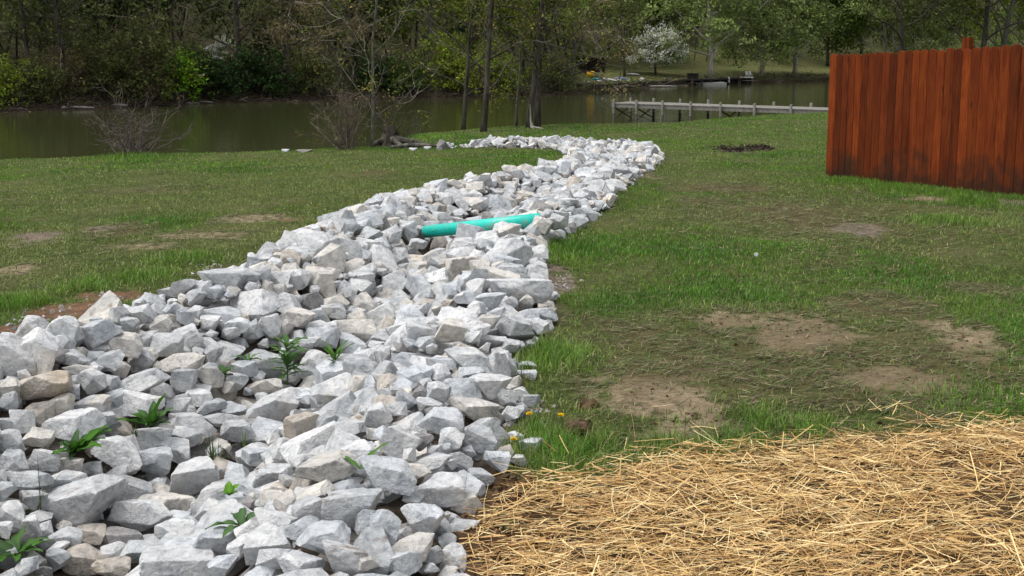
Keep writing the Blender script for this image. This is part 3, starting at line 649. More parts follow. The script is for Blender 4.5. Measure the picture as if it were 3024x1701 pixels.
for i in range(len(es) - 1):
    wd = es[i + 1] - es[i] - (0.0003 if i != 3 else 0.0015); sm = (es[i] + es[i + 1]) / 2; p = FL[:2] + fd * sm
    zb = float(base_z(p[0], p[1])) - 0.03 + r.uniform(0, 0.03); zt = zt0 + (zt1 - zt0) * (sm - s0) / (s1 - s0) + r.normal(0, 0.008)
    h = zt - zb; e = 0.03; x = wd / 2; th = 0.017
    prof = [(-x, 0), (x, 0), (x, h - e), (x - e * 0.9, h), (-x + e * 0.9, h), (-x, h - e)]; ch = 0.006; inn = [(a - math.copysign(ch, a), z if z == 0 else z - 0.004) for a, z in prof]
    V = []
    for a_, yv in ((inn, -th / 2), (prof, -th / 2 + ch), (prof, th / 2 - ch), (inn, th / 2)): V += [(a, yv, z) for a, z in a_]      # eased edges on both faces
    f4 = [(6 * k_ + j, 6 * k_ + (j + 1) % 6, 6 * k_ + 6 + (j + 1) % 6, 6 * k_ + 6 + j) for k_ in range(3) for j in range(6)]
    me = mesh_np('picket', V, [np.array([(5, 4, 3, 2, 1, 0), (18, 19, 20, 21, 22, 23)]), np.array(f4)], M['fence'])
    pr = r.normal(0, 0.0012) + (0.008 if i < 4 else 0)
    q = p + fn * pr
    o = link('picket', me, fe, (q[0] - fe.location.x, q[1] - fe.location.y, zb - fe.location.z), (r.normal(0, 0.0006), r.normal(0, 0.0007) + (0.0025 if i == 3 else 0), fang))
def fbox(name, sa, sb, z0, z1, depth, thick, mat):
    a = FL[:2] + fd * (sa + sb) / 2 - fn * depth; mb = MB().box((0, 0, (z1 - z0) / 2), (sb - sa, thick, z1 - z0)); 
    return link(name, mb.mesh(name, mat), fe, (a[0] - fe.location.x, a[1] - fe.location.y, z0 - fe.location.z), (0, 0, fang))
gz = lambda s: float(base_z(*(FL[:2] + fd * s)))
for s in (0.08, along(2819), along(2819) + 2.4):
    fbox('post', s - 0.05, s + 0.05, gz(s) - 0.3, (zt0 + (zt1 - zt0) * (s - s0) / (s1 - s0)) + (0.14 if s > 1 else -0.06), 0.115, 0.1, M['fence'])
for k, dz in enumerate((0.3, 1.0, 1.6)):
    fbox('rail', es[0] + 0.02, es[-1], gz(1.5) + dz, gz(1.5) + dz + 0.09, 0.045, 0.038, M['fence'])

# ------------------------------------------------------------------ dock
DZ = -1.23
dn0 = plane_hit(1806, 304, DZ)[:2]; dn1 = plane_hit(2330, 321, DZ)[:2]; dd = dn1 - dn0; dl0 = np.linalg.norm(dd); dd /= dl0; dp = np.array([-dd[1], dd[0]]); dp = dp if dp[1] > 0 else -dp
DW = 2.1; DL = dl0 + 7.5; dang = math.atan2(dd[1], dd[0])
dk = empty('wooden_dock', (*dn0, WATER), 'weathered grey wooden dock on posts reaching into the lake', 'dock', rz=dang)
sgn = 1.0 if np.array([-math.sin(dang), math.cos(dang)]) @ dp > 0 else -1.0
M['dock'] = plain('weathered_grey_timber', (0.22, 0.21, 0.185), 0.9, 9, 0.35, 0.15, 0.4); M['dock_dark'] = plain('wet_dark_timber', (0.06, 0.052, 0.042), 0.85, 9, 0.4)
pm = MB().box((0, DW / 2 * sgn, 0), (0.138, DW + 0.06, 0.038)).mesh('plank', M['dock']); hz = DZ - WATER
r = np.random.default_rng(4)
for i in range(int(DL / 0.146)): link('plank', pm, dk, (0.07 + i * 0.146, 0, hz - 0.019 + r.normal(0, 0.003)), (0, r.normal(0, 0.004), r.normal(0, 0.004)))
bmh = MB().box((DL / 2, 0, 0), (DL, 0.045, 0.19)).mesh('edge_beam', M['dock'])
link('edge_beam', bmh, dk, (0, 0.02 * sgn, hz - 0.14)); link('edge_beam', bmh, dk, (0, (DW - 0.02) * sgn, hz - 0.14))
link('edge_beam', MB().box((0, DW / 2 * sgn, 0), (0.045, DW - 0.1, 0.19)).mesh('end_beam', M['dock']), dk, (0.02, 0, hz - 0.14))
def dock_s(px, off):
    q = q_of(px); o = dn0 + dp * off; a = np.array([dd, [-q, -1.0]]).T; return np.linalg.solve(a, -o)[0]
postm = MB().tube([(0, 0, -1.2), (0, 0, hz + 0.17), (0, 0, hz + 0.215)], [0.07, 0.07, 0.05], 8).mesh('post', M['dock'], True)
lowm = MB().tube([(0, 0, -1.0), (0, 0, 0.42)], [0.0735, 0.0735], 8).mesh('wet_foot', M['dock_dark'], True)
near = [max(0.1, dock_s(x, -0.07)) for x in (1811, 1877, 1953, 2035, 2124, 2222, 2330)]; far = [dock_s(x, DW + 0.07) for x in (1859, 1926, 2003, 2086, 2177, 2277, 2386)]
near += [near[-1] + 1.9, near[-1] + 3.8]; far += [far[-1] + 1.9]
for row, offy in ((near, -0.09), (far, DW + 0.09)):
    for s in row:
        o = link('post', postm, dk, (s, offy * sgn, 0), (r.normal(0, 0.008), r.normal(0, 0.008), r.uniform(0, 3))); link('wet_foot', lowm, o)
for i in (0, 1, 4):
    a, b_ = near[i], far[i]
    for z0, z1 in ((hz - 0.25, 0.1), (0.1, hz - 0.25)):
        link('cross_brace', MB().tube([(a, -0.02 * sgn, z0), (b_, (DW + 0.0) * sgn, z1)], 0.035, 4).mesh('cross_brace', M['dock_dark']), dk)
link('cross_brace', MB().tube([(near[0] + 0.3, 0.4 * sgn, 0.55), (near[0] + 1.5, 0.9 * sgn, 0.12)], 0.03, 4).mesh('fallen_brace', M['dock']), dk)

# ------------------------------------------------------------------ straw
rs = np.random.default_rng(21)
def straw_set(n, along_x, lo, hi, zlo, zhi, x0, x1, y0, y1, margin, tilt):
    c = rs.uniform((x0, y0), (x1, y1), size=(n, 2)); sd_ = poly_sd(c[:, 0], c[:, 1], STW); edge = 0.22 * (fbm2(c[:, 0] * 4, c[:, 1] * 4, 8) - 0.45)
    hole = fbm2(c[:, 0] * 2.3, c[:, 1] * 2.3, 61)
    keep = (sd_ + edge > margin - 0.2 * rs.random(n) ** 3) & (rs.random(n) > 0.5 * sstep(0.66, 0.76, hole) * (zlo < 0.03))
    keep &= ~((poly_sd(c[:, 0], c[:, 1], CHW) > -0.03) & (rs.random(n) > 0.05)); c = c[keep]; n = len(c)
    an = np.where(rs.random(n) < along_x, rs.normal(0.12, 0.35, n), rs.uniform(0, math.pi, n)); L = rs.uniform(lo, hi, n) * rs.uniform(0.5, 1, n)
    el = rs.normal(0, tilt, n); d = np.stack([np.cos(an) * np.cos(el), np.sin(an) * np.cos(el), np.sin(el)], 1)
    z = lawn_z(c[:, 0], c[:, 1]) + rs.uniform(zlo, zhi, n) + 0.03 * fbm2(c[:, 0] * 5, c[:, 1] * 5, 15) + np.abs(np.sin(el)) * L * 0.45
    mid = np.stack([c[:, 0], c[:, 1], z], 1); bend = rs.normal(0, 0.10, (n, 3)) * L[:, None] * [1, 1, 0.35]
    P = np.stack([mid - d * L[:, None] / 2, mid + bend * 0.5, mid + d * L[:, None] / 2], 1); W = rs.uniform(0.0014, 0.0040, n)[:, None] * np.ones((1, 3)); W = W * (1 + 0.0 * P[..., 0])
    side = np.cross(d, np.array([0, 0, 1.0]) + rs.normal(0, 0.6, (n, 3)))
    V, F_ = ribbons(P, W, side)
    t_ = rs.random((n, 1)); pal = np.array([(0.50, 0.30, 0.11), (0.66, 0.46, 0.19), (0.76, 0.60, 0.31), (0.30, 0.165, 0.065), (0.58, 0.37, 0.145)])
    C = pal[rs.choice(5, n, p=(0.24, 0.27, 0.2, 0.16, 0.13))] * rs.uniform(0.85, 1.25, (n, 1))
    return V, F_, np.repeat(C, 6, 0)
x0, x1, y0, y1 = -0.3, 5.4, 1.8, 5.6
sets = [straw_set(76000, 0.55, 0.04, 0.16, 0.0, 0.026, x0, x1, y0, y1, 0.0, 0.10), straw_set(34000, 0.5, 0.05, 0.19, 0.015, 0.04, x0, x1, y0, y1, 0.08, 0.16),
        straw_set(2600, 0.45, 0.12, 0.30, 0.03, 0.05, x0, x1, y0, y1, 0.0, 0.28), straw_set(1500, 0.3, 0.06, 0.26, 0.01, 0.05, x0, x1, y0, y1, -0.28, 0.4)]
V, F_, C = cat_meshes(sets)
o = kind(link('loose_straw', mesh_np('loose_straw', V, [F_], M['straw'], col=C)), 'stuff'); tag(o, 'golden straw mulch strewn over bare soil beside the rocks', 'straw')

# ------------------------------------------------------------------ grass
rg = np.random.default_rng(33)
TALL = [(1660, 1065, 0.30, 0.09, 0.20), (1600, 1090, 0.18, 0.08, 0.16), (1620, 1040, 0.2, 0.07, 0.14), (1650, 1345, 0.20, 0.10, 0.22), (1720, 1330, 0.16, 0.08, 0.18), (1590, 1300, 0.10, 0.08, 0.18), (1570, 1270, 0.07, 0.06, 0.16), (1630, 735, 0.5, 0.05, 0.10), (2310, 1270, 0.4, 0.06, 0.12), (2790, 660, 0.5, 0.08, 0.14), (2500, 535, 0.8, 0.04, 0.12), (2650, 556, 0.6, 0.045, 0.12),
        (2780, 576, 0.7, 0.04, 0.14), (2930, 605, 0.6, 0.05, 0.12), (260, 850, 0.35, 0.07, 0.13), (420, 820, 0.35, 0.07, 0.10), (560, 770, 0.4, 0.06, 0.09), (2030, 1300, 0.3, 0.06, 0.14), (2200, 1290, 0.3, 0.06, 0.12), (2900, 1180, 0.5, 0.04, 0.10), (60, 900, 0.3, 0.05, 0.1), (1250, 405, 1.0, 0.1, 0.1), (395, 470, 0.9, 0.18, 0.12)]
TW = [(*hit(a, b_, base_z)[:2], rr, hh, dn) for a, b_, rr, hh, dn in TALL]
def fence_side(x, y):
    return (np.stack([x, y], -1) - FL[:2]) @ fn
parts = []
for d0, d1, rho, hgt, wid, K in ((2.6, 4.5, 12000, 0.045, 0.0034, 3), (4.5, 7, 8000, 0.045, 0.0046, 3), (7, 11, 3900, 0.045, 0.0065, 3), (11, 17, 1700, 0.045, 0.0095, 2), (17, 27, 520, 0.045, 0.018, 2), (27, 56, 120, 0.05, 0.036, 2)):
    n = int(rho * 1.24 * (d0 + d1) / 2 * (d1 - d0) * 1.05)
    y = np.sqrt(rg.uniform(d0 ** 2, d1 ** 2, n)); x = rg.uniform(-0.6, 0.72, n) * y + rg.normal(0, 0.1, n)
    bmk, _ = bare_mask(x, y); sdk = poly_sd(x, y, CHW); sst = poly_sd(x, y, STW); dry = fbm2(x * 0.55, y * 0.55, 71, 4) + 0.10 * (x < -0.12 * y) * sstep(6, 10, y) * (1 - sstep(19, 24, y)) - 0.05 * (x > 0) * sstep(12, 20, y); lush = fbm2(x * 1.3, y * 0.9, 81, 3); ff = fbm2(x * 6, y * 6, 91, 2)
    tall = np.zeros(n); keepT = np.zeros(n)
    for a, b_, rr, hh, dn in TW:
        g = np.exp(-((x - a) ** 2 + (y - b_) ** 2) / rr ** 2); tall = np.maximum(tall, hh * g); keepT = np.maximum(keepT, g)
    den = (1 - bmk * (0.95 - 0.12 * ff)) * (0.45 + 0.65 * sstep(0.25, 0.6, lush)) * (0.55 + 0.6 * sstep(0.3, 0.6, ff))
    den = np.maximum(den, keepT * 1.2 * (1 - 0.8 * bmk)); den *= np.where(sst > -0.05, 0.03 + 0.5 * keepT * (sst < 0.12), 1)
    s_ = y - near_y(x / y)
    k = (rg.random(n) < den) & (sdk < 0.03 + 0.05 * rg.random(n) - 0.12 * (1 - sstep(0.3, 0.6, fbm2(x * 2.2, y * 2.2, 17)))) & (s_ < 0.25)
    behind = (fence_side(x, y) < -0.06) & (((np.stack([x, y], -1) - FL[:2]) @ fd) > 0.0) & (y < 19); k &= ~behind
    x, y, tall, dry, lush, ff, bmk, keepT = [v[k] for v in (x, y, tall, dry, lush, ff, bmk, keepT)]; n = len(x)
    z = lawn_z(x, y); L = (hgt * 0.82 * rg.uniform(0.45, 1.25, n) * (0.7 + 0.6 * lush) * (1 - 0.45 * bmk) + tall * rg.uniform(0.5, 1.1, n))
    an = rg.uniform(0, 2 * math.pi, n); lean = np.abs(rg.normal(0.55, 0.5, n)) * (1 + 0.7 * (dry > 0.5) + 1.2 * bmk + 0.7 * (y < 6.5)) * np.where(tall > 0.03, 0.7, 1); lean = np.clip(lean, 0, 1.45)
    dx, dy = np.cos(an) * np.sin(lean), np.sin(an) * np.sin(lean); dz = np.cos(lean)
    root = np.stack([x, y, z - 0.004], 1); tip = root + np.stack([dx, dy, dz], 1) * L[:, None]
    W0 = wid * rg.uniform(0.6, 1.3, n)
    if K == 3:
        mid = root + np.stack([dx * 0.35, dy * 0.35, dz * 0.62], 1) * L[:, None]; P = np.stack([root, mid, tip], 1); W = np.stack([W0, W0 * 0.8, W0 * 0.12], 1)
    else: P = np.stack([root, tip], 1); W = np.stack([W0, W0 * 0.25], 1)
    side = np.stack([-np.sin(an), np.cos(an), rg.normal(0, 0.2, n)], 1); far_ = y > 11
    side[far_] = np.stack([np.ones(far_.sum()), rg.normal(0, 0.5, far_.sum()), rg.normal(0, 0.3, far_.sum())], 1)
    Vv, Ff = ribbons(P, W, side)
    green = np.array([0.135, 0.205, 0.030]); lushc = np.array([0.085, 0.185, 0.018]); olive = np.array([0.21, 0.22, 0.07]); tan = np.array([0.34, 0.28, 0.155]); blue = np.array([0.13, 0.185, 0.075]); fr = sstep(8, 20, y)[:, None]; green = green * (1 + 0.22 * fr)
    wl = sstep(0.45, 0.7, lush)[:, None] ; wd_ = sstep(0.42, 0.62, dry)[:, None] * (1 - keepT[:, None])
    C = green * (1 - wl) + lushc * wl; C = C * (1 - 0.75 * wd_) + olive * 0.75 * wd_
    bl_ = (rg.random(n) < 0.16)[:, None]; C = np.where(bl_, blue, C)
    dead = (rg.random(n) < (0.07 + 0.2 * wd_[:, 0]) * (1 - 0.6 * fr[:, 0]) + 0.45 * bmk * (1 - keepT))[:, None]; dk_ = (rg.random(n) < 0.5 * bmk + 0.12 * (y < 7))[:, None]; C = np.where(dead, np.where(dk_, (0.10, 0.07, 0.04), tan), C)
    C = C * rg.uniform(0.55, 1.38, (n, 1)) * (0.72 + 0.56 * ff[:, None]); C = C * (1 + 0.15 * keepT[:, None] * [0.0, 0.6, -0.2])
    C = C * [0.97, 1.14, 0.9]
    parts.append((Vv, Ff, np.repeat(C, 2 * K, 0)))
# dead, flattened blades and clippings over the worn ground
for d0, d1, n in ((3.2, 7.5, 150000), (7.5, 16, 120000)):
    y = np.sqrt(rg.uniform(d0 ** 2, d1 ** 2, n)); x = rg.uniform(-0.55, 0.6, n) * y; bmk, kk = bare_mask(x, y); sst = poly_sd(x, y, STW); sdk = poly_sd(x, y, CHW); ff = fbm2(x * 7, y * 7, 41, 3)
    want = np.maximum(kk[1] * 0.8 * (1 - 0.93 * sstep(0.3, 0.8, kk[0])), np.maximum(kk[0], kk[2]) * 0.07 + 0.45 * (kk[0] > 0.05) * (kk[0] < 0.5)) + 0.05
    k = (rg.random(n) < want * (0.25 + 1.2 * sstep(0.35, 0.65, ff))) & (sst < 0.05) & (sdk < -0.02) & ((fence_side(x, y) > 0.02) | (y > 20)); x, y, bmk, ff = x[k], y[k], bmk[k], ff[k]; n = len(x)
    an = rg.normal(0.2, 0.7, n); L = rg.uniform(0.03, 0.10, n) * (1 if d0 < 5 else 1.3); z = lawn_z(x, y) + rg.uniform(0.002, 0.018, n); el = rg.normal(0.05, 0.16, n)
    d = np.stack([np.cos(an) * np.cos(el), np.sin(an) * np.cos(el), np.sin(el)], 1); c0 = np.stack([x, y, z], 1); P = np.stack([c0 - d * L[:, None] / 2, c0 + d * L[:, None] / 2], 1)
    Vv, Ff = ribbons(P, rg.uniform(0.6, 1.3, n)[:, None] * np.array([[1.0, 0.4]]) * (0.0045 if d0 < 5 else 0.008), np.cross(d, np.array([0, 0, 1.0]) + rg.normal(0, 0.3, (n, 3))))
    pal = np.array([(0.10, 0.072, 0.04), (0.20, 0.155, 0.09), (0.34, 0.28, 0.17), (0.13, 0.17, 0.05), (0.10, 0.12, 0.045), (0.18, 0.205, 0.09)]); C = pal[rg.choice(6, n, p=(0.2, 0.17, 0.1, 0.22, 0.18, 0.13))] * rg.uniform(0.7, 1.25, (n, 1))
    parts.append((Vv, Ff, np.repeat(C, 4, 0)))
V, F_, C = cat_meshes(parts); print('grass quads', len(F_))
o = kind(link('lawn_grass', mesh_np('lawn_grass', V, [F_], M['grass'], col=C)), 'stuff'); tag(o, 'short patchy green lawn grass with dry yellowed areas', 'grass')

# ------------------------------------------------------------------ weeds in the stones, dandelions
def leaf_mesh(seed, ln, wd, curl, col):
    r = np.random.default_rng(seed); K = 8; t_ = np.linspace(0, 1, K); w_ = wd * np.sin(math.pi * np.clip(t_ * 0.93 + 0.05, 0, 1)) ** 0.8 * (1 - 0.25 * t_) + 0.002
    V = []
    for i in range(K):
        a = curl * t_[i]; x = ln * (t_[i] * math.cos(a * 0.6)); z = -ln * 0.45 * a * t_[i] ** 1.3
        rip = 0.12 * wd * math.sin(i * 2.3 + seed)
        V += [(x, -w_[i] / 2, z + w_[i] * 0.22 + rip), (x, 0, z), (x, w_[i] / 2, z + w_[i] * 0.22 - rip)]
    F_ = []
    for i in range(K - 1):
        for j in (0, 1): F_.append((i * 3 + j, i * 3 + j + 1, i * 3 + j + 4, i * 3 + j + 3))
    col = np.array(col) * r.uniform(0.8, 1.2, 3); C = np.array([np.array(col) * (1.35 if (k % 3) == 1 else r.uniform(0.85, 1.1)) for k in range(3 * K)])
    return mesh_np('leaf', V, [np.array(F_)], M['leaf'], col=C, smooth=True)
DG = (0.055, 0.125, 0.022); LM = [leaf_mesh(1, 0.15, 0.048, 0.35, DG), leaf_mesh(2, 0.13, 0.045, 0.7, (0.07, 0.14, 0.035)), leaf_mesh(3, 0.09, 0.032, 0.6, (0.075, 0.13, 0.04)), leaf_mesh(4, 0.12, 0.018, 0.5, (0.06, 0.15, 0.025)), leaf_mesh(5, 0.045, 0.03, 0.3, (0.10, 0.22, 0.03))]
def weed(px, py, n, up, sizes, label, seed, lift=0.0, name='broadleaf_weed', rise=0.0, sc=1.0):
    r = np.random.default_rng(seed); P = hit(px, py, stone_z, lift); e = empty(name, P, label, 'weed')
    for k in range(n):
        an = k * 2.4 + r.normal(0, 0.25); pitch = up * r.uniform(0.55, 1.25) * (0.6 + 0.4 * (k / max(n - 1, 1)))
        o = link('leaf', LM[sizes[k % len(sizes)]], e, (0, 0, rise * k / n), (r.normal(0, 0.2), -min(pitch, 1.45), an), [1.08 * sc * r.uniform(0.65, 1.2)] * 3)
    if rise: link('stem', MB().tube([(0, 0, -0.08), (0.004, 0, rise * 0.5), (0, 0.004, rise)], [0.005, 0.004, 0.003], 5).mesh('stem', plain('weed_stem', (0.09, 0.16, 0.04))), e)
    return e
weed(222, 1338, 20, 1.0, [0, 1, 2, 0, 2], 'rosette weed with broad upright leaves growing between white rocks', 1, 0.05)
weed(448, 1262, 16, 1.2, [1, 0, 2], 'weed with cupped dark green leaves beside a dark gap in the rocks', 2, 0.08)
weed(848, 1110, 34, 0.65, [3, 3, 1], 'tallest leafy weed with tiers of narrow pointed leaves', 3, 0.04, rise=0.20)
weed(990, 1078, 12, 1.1, [3], 'small spiky bright green weed among pale rocks', 4, 0.07, rise=0.05)
weed(678, 1462, 7, 0.8, [4], 'tiny bright green clover sprig on a grey rock', 5, 0.08)
weed(715, 1555, 8, 0.5, [2, 1, 3], 'shaded weed with drooping leaves between the boulders', 6, 0.02)
weed(45, 1640, 10, 0.7, [1, 2, 0], 'leafy weed at the bottom left corner of the rocks', 7, 0.0)
weed(735, 1065, 5, 0.6, [2, 3], 'small weed with few leaves behind a bluish rock', 8, 0.05)
weed(655, 1110, 8, 0.7, [2, 2, 3], 'low dull green weed squeezed between round rocks', 9, 0.0)
weed(1062, 1385, 4, 0.6, [3, 3], 'single dark blade-leaved sprout beside the cream-stained boulder', 10, 0.04)
weed(1478, 1545, 4, 0.5, [2], 'small broad-leaved sprout poking through the straw edge', 11, 0.0)
M['blade'] = vcol('tuft_blades', 0.6, 0.2, 0.2)
def tuft(px, py, n, L, label, seed, spread=0.6, col=(0.07, 0.13, 0.03), surf=stone_z, name='grass_tuft', lift=0.0):
    r = np.random.default_rng(seed); P = hit(px, py, surf, lift); an = r.uniform(0, 6.28, n); ln = r.uniform(0.5, 1.1, n) * L; le = np.abs(r.normal(0, spread, n))
    K = 5; t_ = np.linspace(0, 1, K)[None, :, None]; d = np.stack([np.cos(an) * np.sin(le), np.sin(an) * np.sin(le), np.cos(le)], 1)[:, None] * ln[:, None, None]
    Pn = d * t_ + np.array([0, 0, -0.35]) * t_ ** 2.2 * ln[:, None, None] * np.sin(le)[:, None, None] * 1.2 + r.normal(0, 0.008, (n, 1, 3)) * [1, 1, 0]
    W = 0.0042 * (1 - np.linspace(0, 1, K)[None] ** 2 * 0.9) * np.ones((n, 1)); V, F_ = ribbons(Pn, W, np.stack([-np.sin(an), np.cos(an), 0 * an], 1))
    C = np.repeat(np.array(col) * r.uniform(0.7, 1.3, (n, 1)), 2 * K, 0)
    e = empty(name, P, label, 'grass tuft'); kind(link('blades', mesh_np('blades', V, [F_], M['blade'], col=C), e), 'stuff'); return e
tuft(632, 1362, 40, 0.15, 'spiky grass tuft growing out between white boulders', 1)
tuft(720, 1325, 12, 0.13, 'thin grass sprig leaning over a grey boulder', 2, 0.5)
tuft(400, 1290, 16, 0.12, 'wispy grass sprig next to the cupped dark weed', 3, 0.5)
tuft(110, 1505, 10, 0.22, 'drooping seed grass arching over the rocks', 4, 0.75, (0.11, 0.14, 0.06))
tuft(1395, 820, 8, 0.1, 'little grass sprig between rocks in mid channel', 5, 0.4)
tuft(1238, 672, 14, 0.14, 'dark grass sprig by the open end of the teal pipe', 6, 0.4, (0.05, 0.07, 0.025))
tuft(1585, 718, 22, 0.13, 'yellowing grass clump where rocks meet the lawn', 7, 0.4, (0.28, 0.2, 0.05), base_z)
tuft(1545, 500, 8, 0.15, 'grass sprig on the far rock pile crest', 8, 0.4)
yel = plain('dandelion_yellow', (0.85, 0.62, 0.02), 0.7, 60, 0.15); stemm = plain('flower_stem', (0.16, 0.22, 0.06))
def dandelion(px, py, h, label, seed, white=False):
    r = np.random.default_rng(seed); P = hit(px, py, lawn_z, h); base = P - [0, 0, h]; e = empty('dandelion', base, label, 'flower')
    link('stem', MB().tube([(0.01, 0, -0.01), (0.004, 0, h * 0.6), (0, 0, h)], 0.0022, 5).mesh('stem', stemm), e)
    n = 90; rd = 0.015 if not white else 0.018
    d = r.normal(size=(n, 3)); d[:, 2] = np.abs(d[:, 2]) * (1 if not white else r.choice([-1, 1], n)) + (0.1 if not white else 0); d /= np.linalg.norm(d, axis=1)[:, None]; d[:, 2] *= (0.55 if not white else 1)
    Pn = np.stack([d * 0.002, d * rd], 1); V, F_ = ribbons(Pn, np.tile([[0.002, 0.006]], (n, 1)), rng=r)
    link('flower_head', mesh_np('flower_head', V, [F_], yel if not white else plain('seed_fluff', (0.75, 0.75, 0.72), 0.9, 50, 0.1)), e, (0, 0, h))
dandelion(1563, 1222, 0.07, 'yellow dandelion beside the last rock of the edge', 1); dandelion(1657, 1226, 0.07, 'yellow dandelion standing in the tall grass, apart from the rocks', 2)
dandelion(1518, 1297, 0.04, 'yellow dandelion half hidden against a rock', 3); dandelion(2233, 752, 0.10, 'white dandelion seed head standing in the lawn', 4, True)
# ------------------------------------------------------------------ trees and shrubs
def branch(r, p, d, L, rad, n, wob, trop):
    pts = [np.array(p, float)]; d = np.array(d, float) / np.linalg.norm(d); st = L / n
    for i in range(n):
        d = d + r.normal(0, wob, 3) + np.array([0, 0, trop]); d /= np.linalg.norm(d); pts.append(pts[-1] + d * st)
    return np.array(pts), np.linspace(rad, rad * 0.35, n + 1)
def skeleton(seed, H, r0, lean=(0, 0), first=0.25, nl=9, spread=1.0, llen=0.4, sub=5, twig=4, trop=0.04, droop=0.0, wob=0.11, lr_=0.42):
    """trunk, limbs, branches and twigs as polylines -> (thick [(pts, radii, level)], twig strips P (n,3,3), tips)"""
    r = np.random.default_rng(seed); thick, tw, tips = [], [], []
    tp, tr_ = branch(r, (0, 0, -0.3), (lean[0], lean[1], 1), H, r0, 12, 0.05, 0.04); tr_ = np.linspace(r0, r0 * 0.22, 13); tr_[0] = r0 * 1.35
    thick.append((tp, tr_, 0)); az = r.uniform(0, 6.28)
    starts = [(tp, tr_, first + (0.97 - first) * (k + r.random() * 0.6) / nl) for k in range(nl)]
    for P, R_, t_ in starts:
        az += 2.4 + r.normal(0, 0.4); i = t_ * (len(P) - 1); k = int(i); p = P[k] + (P[min(k + 1, len(P) - 1)] - P[k]) * (i - k); rr = R_[min(k, len(R_) - 1)]
        up = r.uniform(0.25, 0.9) / spread; d = (math.cos(az), math.sin(az), up); L = H * llen * (1.1 - 0.65 * t_) * r.uniform(0.7, 1.25)
        lp, lr = branch(r, p, d, L, rr * r.uniform(0.75, 1.25) * lr_, 7, wob * 1.4, trop - droop); thick.append((lp, lr, 1))
        for s in range(sub):
            u = r.uniform(0.25, 1.0); i2 = u * 7; k2 = min(int(i2), 6); q = lp[k2] + (lp[k2 + 1] - lp[k2]) * (i2 - k2); dl = lp[k2 + 1] - lp[k2]; dl /= np.linalg.norm(dl)
            sd_ = dl + r.normal(0, 0.7, 3) + np.array([0, 0, 0.15 - droop * 3]); L2 = L * r.uniform(0.25, 0.55)
            bp, br = branch(r, q, sd_, L2, lr[k2] * 0.55, 5, wob * 1.8, trop - droop * 1.5); thick.append((bp, br, 2))
            for t2 in range(twig):
                u = r.uniform(0.2, 1.0) * 5; k3 = min(int(u), 4); q2 = bp[k3] + (bp[k3 + 1] - bp[k3]) * (u - k3); d3 = (bp[k3 + 1] - bp[k3]); d3 = d3 / np.linalg.norm(d3) + r.normal(0, 0.6, 3) - np.array([0, 0, droop * 3]); d3 /= np.linalg.norm(d3)
                L3 = L2 * r.uniform(0.3, 0.7); m_ = q2 + d3 * L3 * 0.5 + r.normal(0, 0.06, 3) * L3; e_ = m_ + (d3 + r.normal(0, 0.25, 3) - np.array([0, 0, droop * 2])) * L3 * 0.5
                tw.append((q2, m_, e_)); tips.append(m_); tips.append(e_)
            tips.append(bp[-1])
    return thick, np.array(tw), np.array(tips)
SIDES = {0: 8, 1: 5, 2: 3}
def trunk_mesh(name, thick, mat, levels=(0, 1), minr=0.0):
    mb = MB()
    for p, rr, lv in thick:
        if lv in levels: mb.tube(p, np.maximum(rr, minr), SIDES[lv], cap=(lv == 0))
    return mb.mesh(name, mat, True)
def twig_mesh(name, thick, tw, col, w2, w3, seed):
    r = np.random.default_rng(seed); parts = []
    b2 = np.array([p for p, rr, lv in thick if lv == 2])
    for P, w_ in ((b2, w2), (tw, w3)):
        if len(P) == 0: continue
        K = P.shape[1]; W = w_ * np.linspace(1, 0.45, K)[None] * r.uniform(0.7, 1.3, (len(P), 1)); V, F_ = ribbons(P, W, rng=r)
        parts.append((V, F_, np.repeat(np.array(col) * r.uniform(0.7, 1.3, (len(P), 1)), 2 * K, 0)))
    V, F_, C = cat_meshes(parts); return mesh_np(name, V, [F_], M['twig'], col=C)
def leaves(pts, n, spread, size, pal, seed, per=24, flat=0.0, name='foliage'):
    """n leaves in small clusters round the given points; each cluster has its own shade of the leaf colour"""
    r = np.random.default_rng(seed); nc = max(1, n // per); ci = r.choice(len(pts), nc); cc = pts[ci] + r.normal(0, spread * 0.5, (nc, 3)); k = np.repeat(np.arange(nc), per)
    c = cc[k] + r.normal(0, spread, (len(k), 3)) * [1, 1, 0.7]; d = r.normal(size=(len(k), 3)); d[:, 2] *= (1 - flat); d /= np.linalg.norm(d, axis=1)[:, None]
    L = size * r.uniform(0.5, 1.3, len(k)); P = np.stack([c - d * L[:, None] / 2, c + d * L[:, None] / 2], 1); W = (L * 0.55)[:, None] * np.ones((1, 2))
    side = None if not flat else np.stack([-d[:, 1], d[:, 0], r.normal(0, 0.2, len(k))], 1)
    V, F_ = ribbons(P, W, side, r); pal = np.array(pal); base = pal[r.choice(len(pal), nc)] * r.uniform(0.6, 1.3, (nc, 1)); C = base[k] * r.uniform(0.75, 1.25, (len(k), 1))
    return mesh_np(name, V, [F_], M['leaf'], col=np.repeat(C, 4, 0))
def mound(seed, n, R, Hh, base=0.0, top=None):
    """points filling an uneven dome"""
    r = np.random.default_rng(seed); d = r.normal(size=(n, 3)); d[:, 2] = np.abs(d[:, 2]); d /= np.linalg.norm(d, axis=1)[:, None]
    k = 0.62 + 0.75 * fbm3(d[:, 0] * 2.2 + seed, d[:, 1] * 2.2, d[:, 2] * 2.2, seed, 3); rad = r.random(n) ** 0.33 * k
    return d * rad[:, None] * [R, R, Hh] + [0, 0, base]
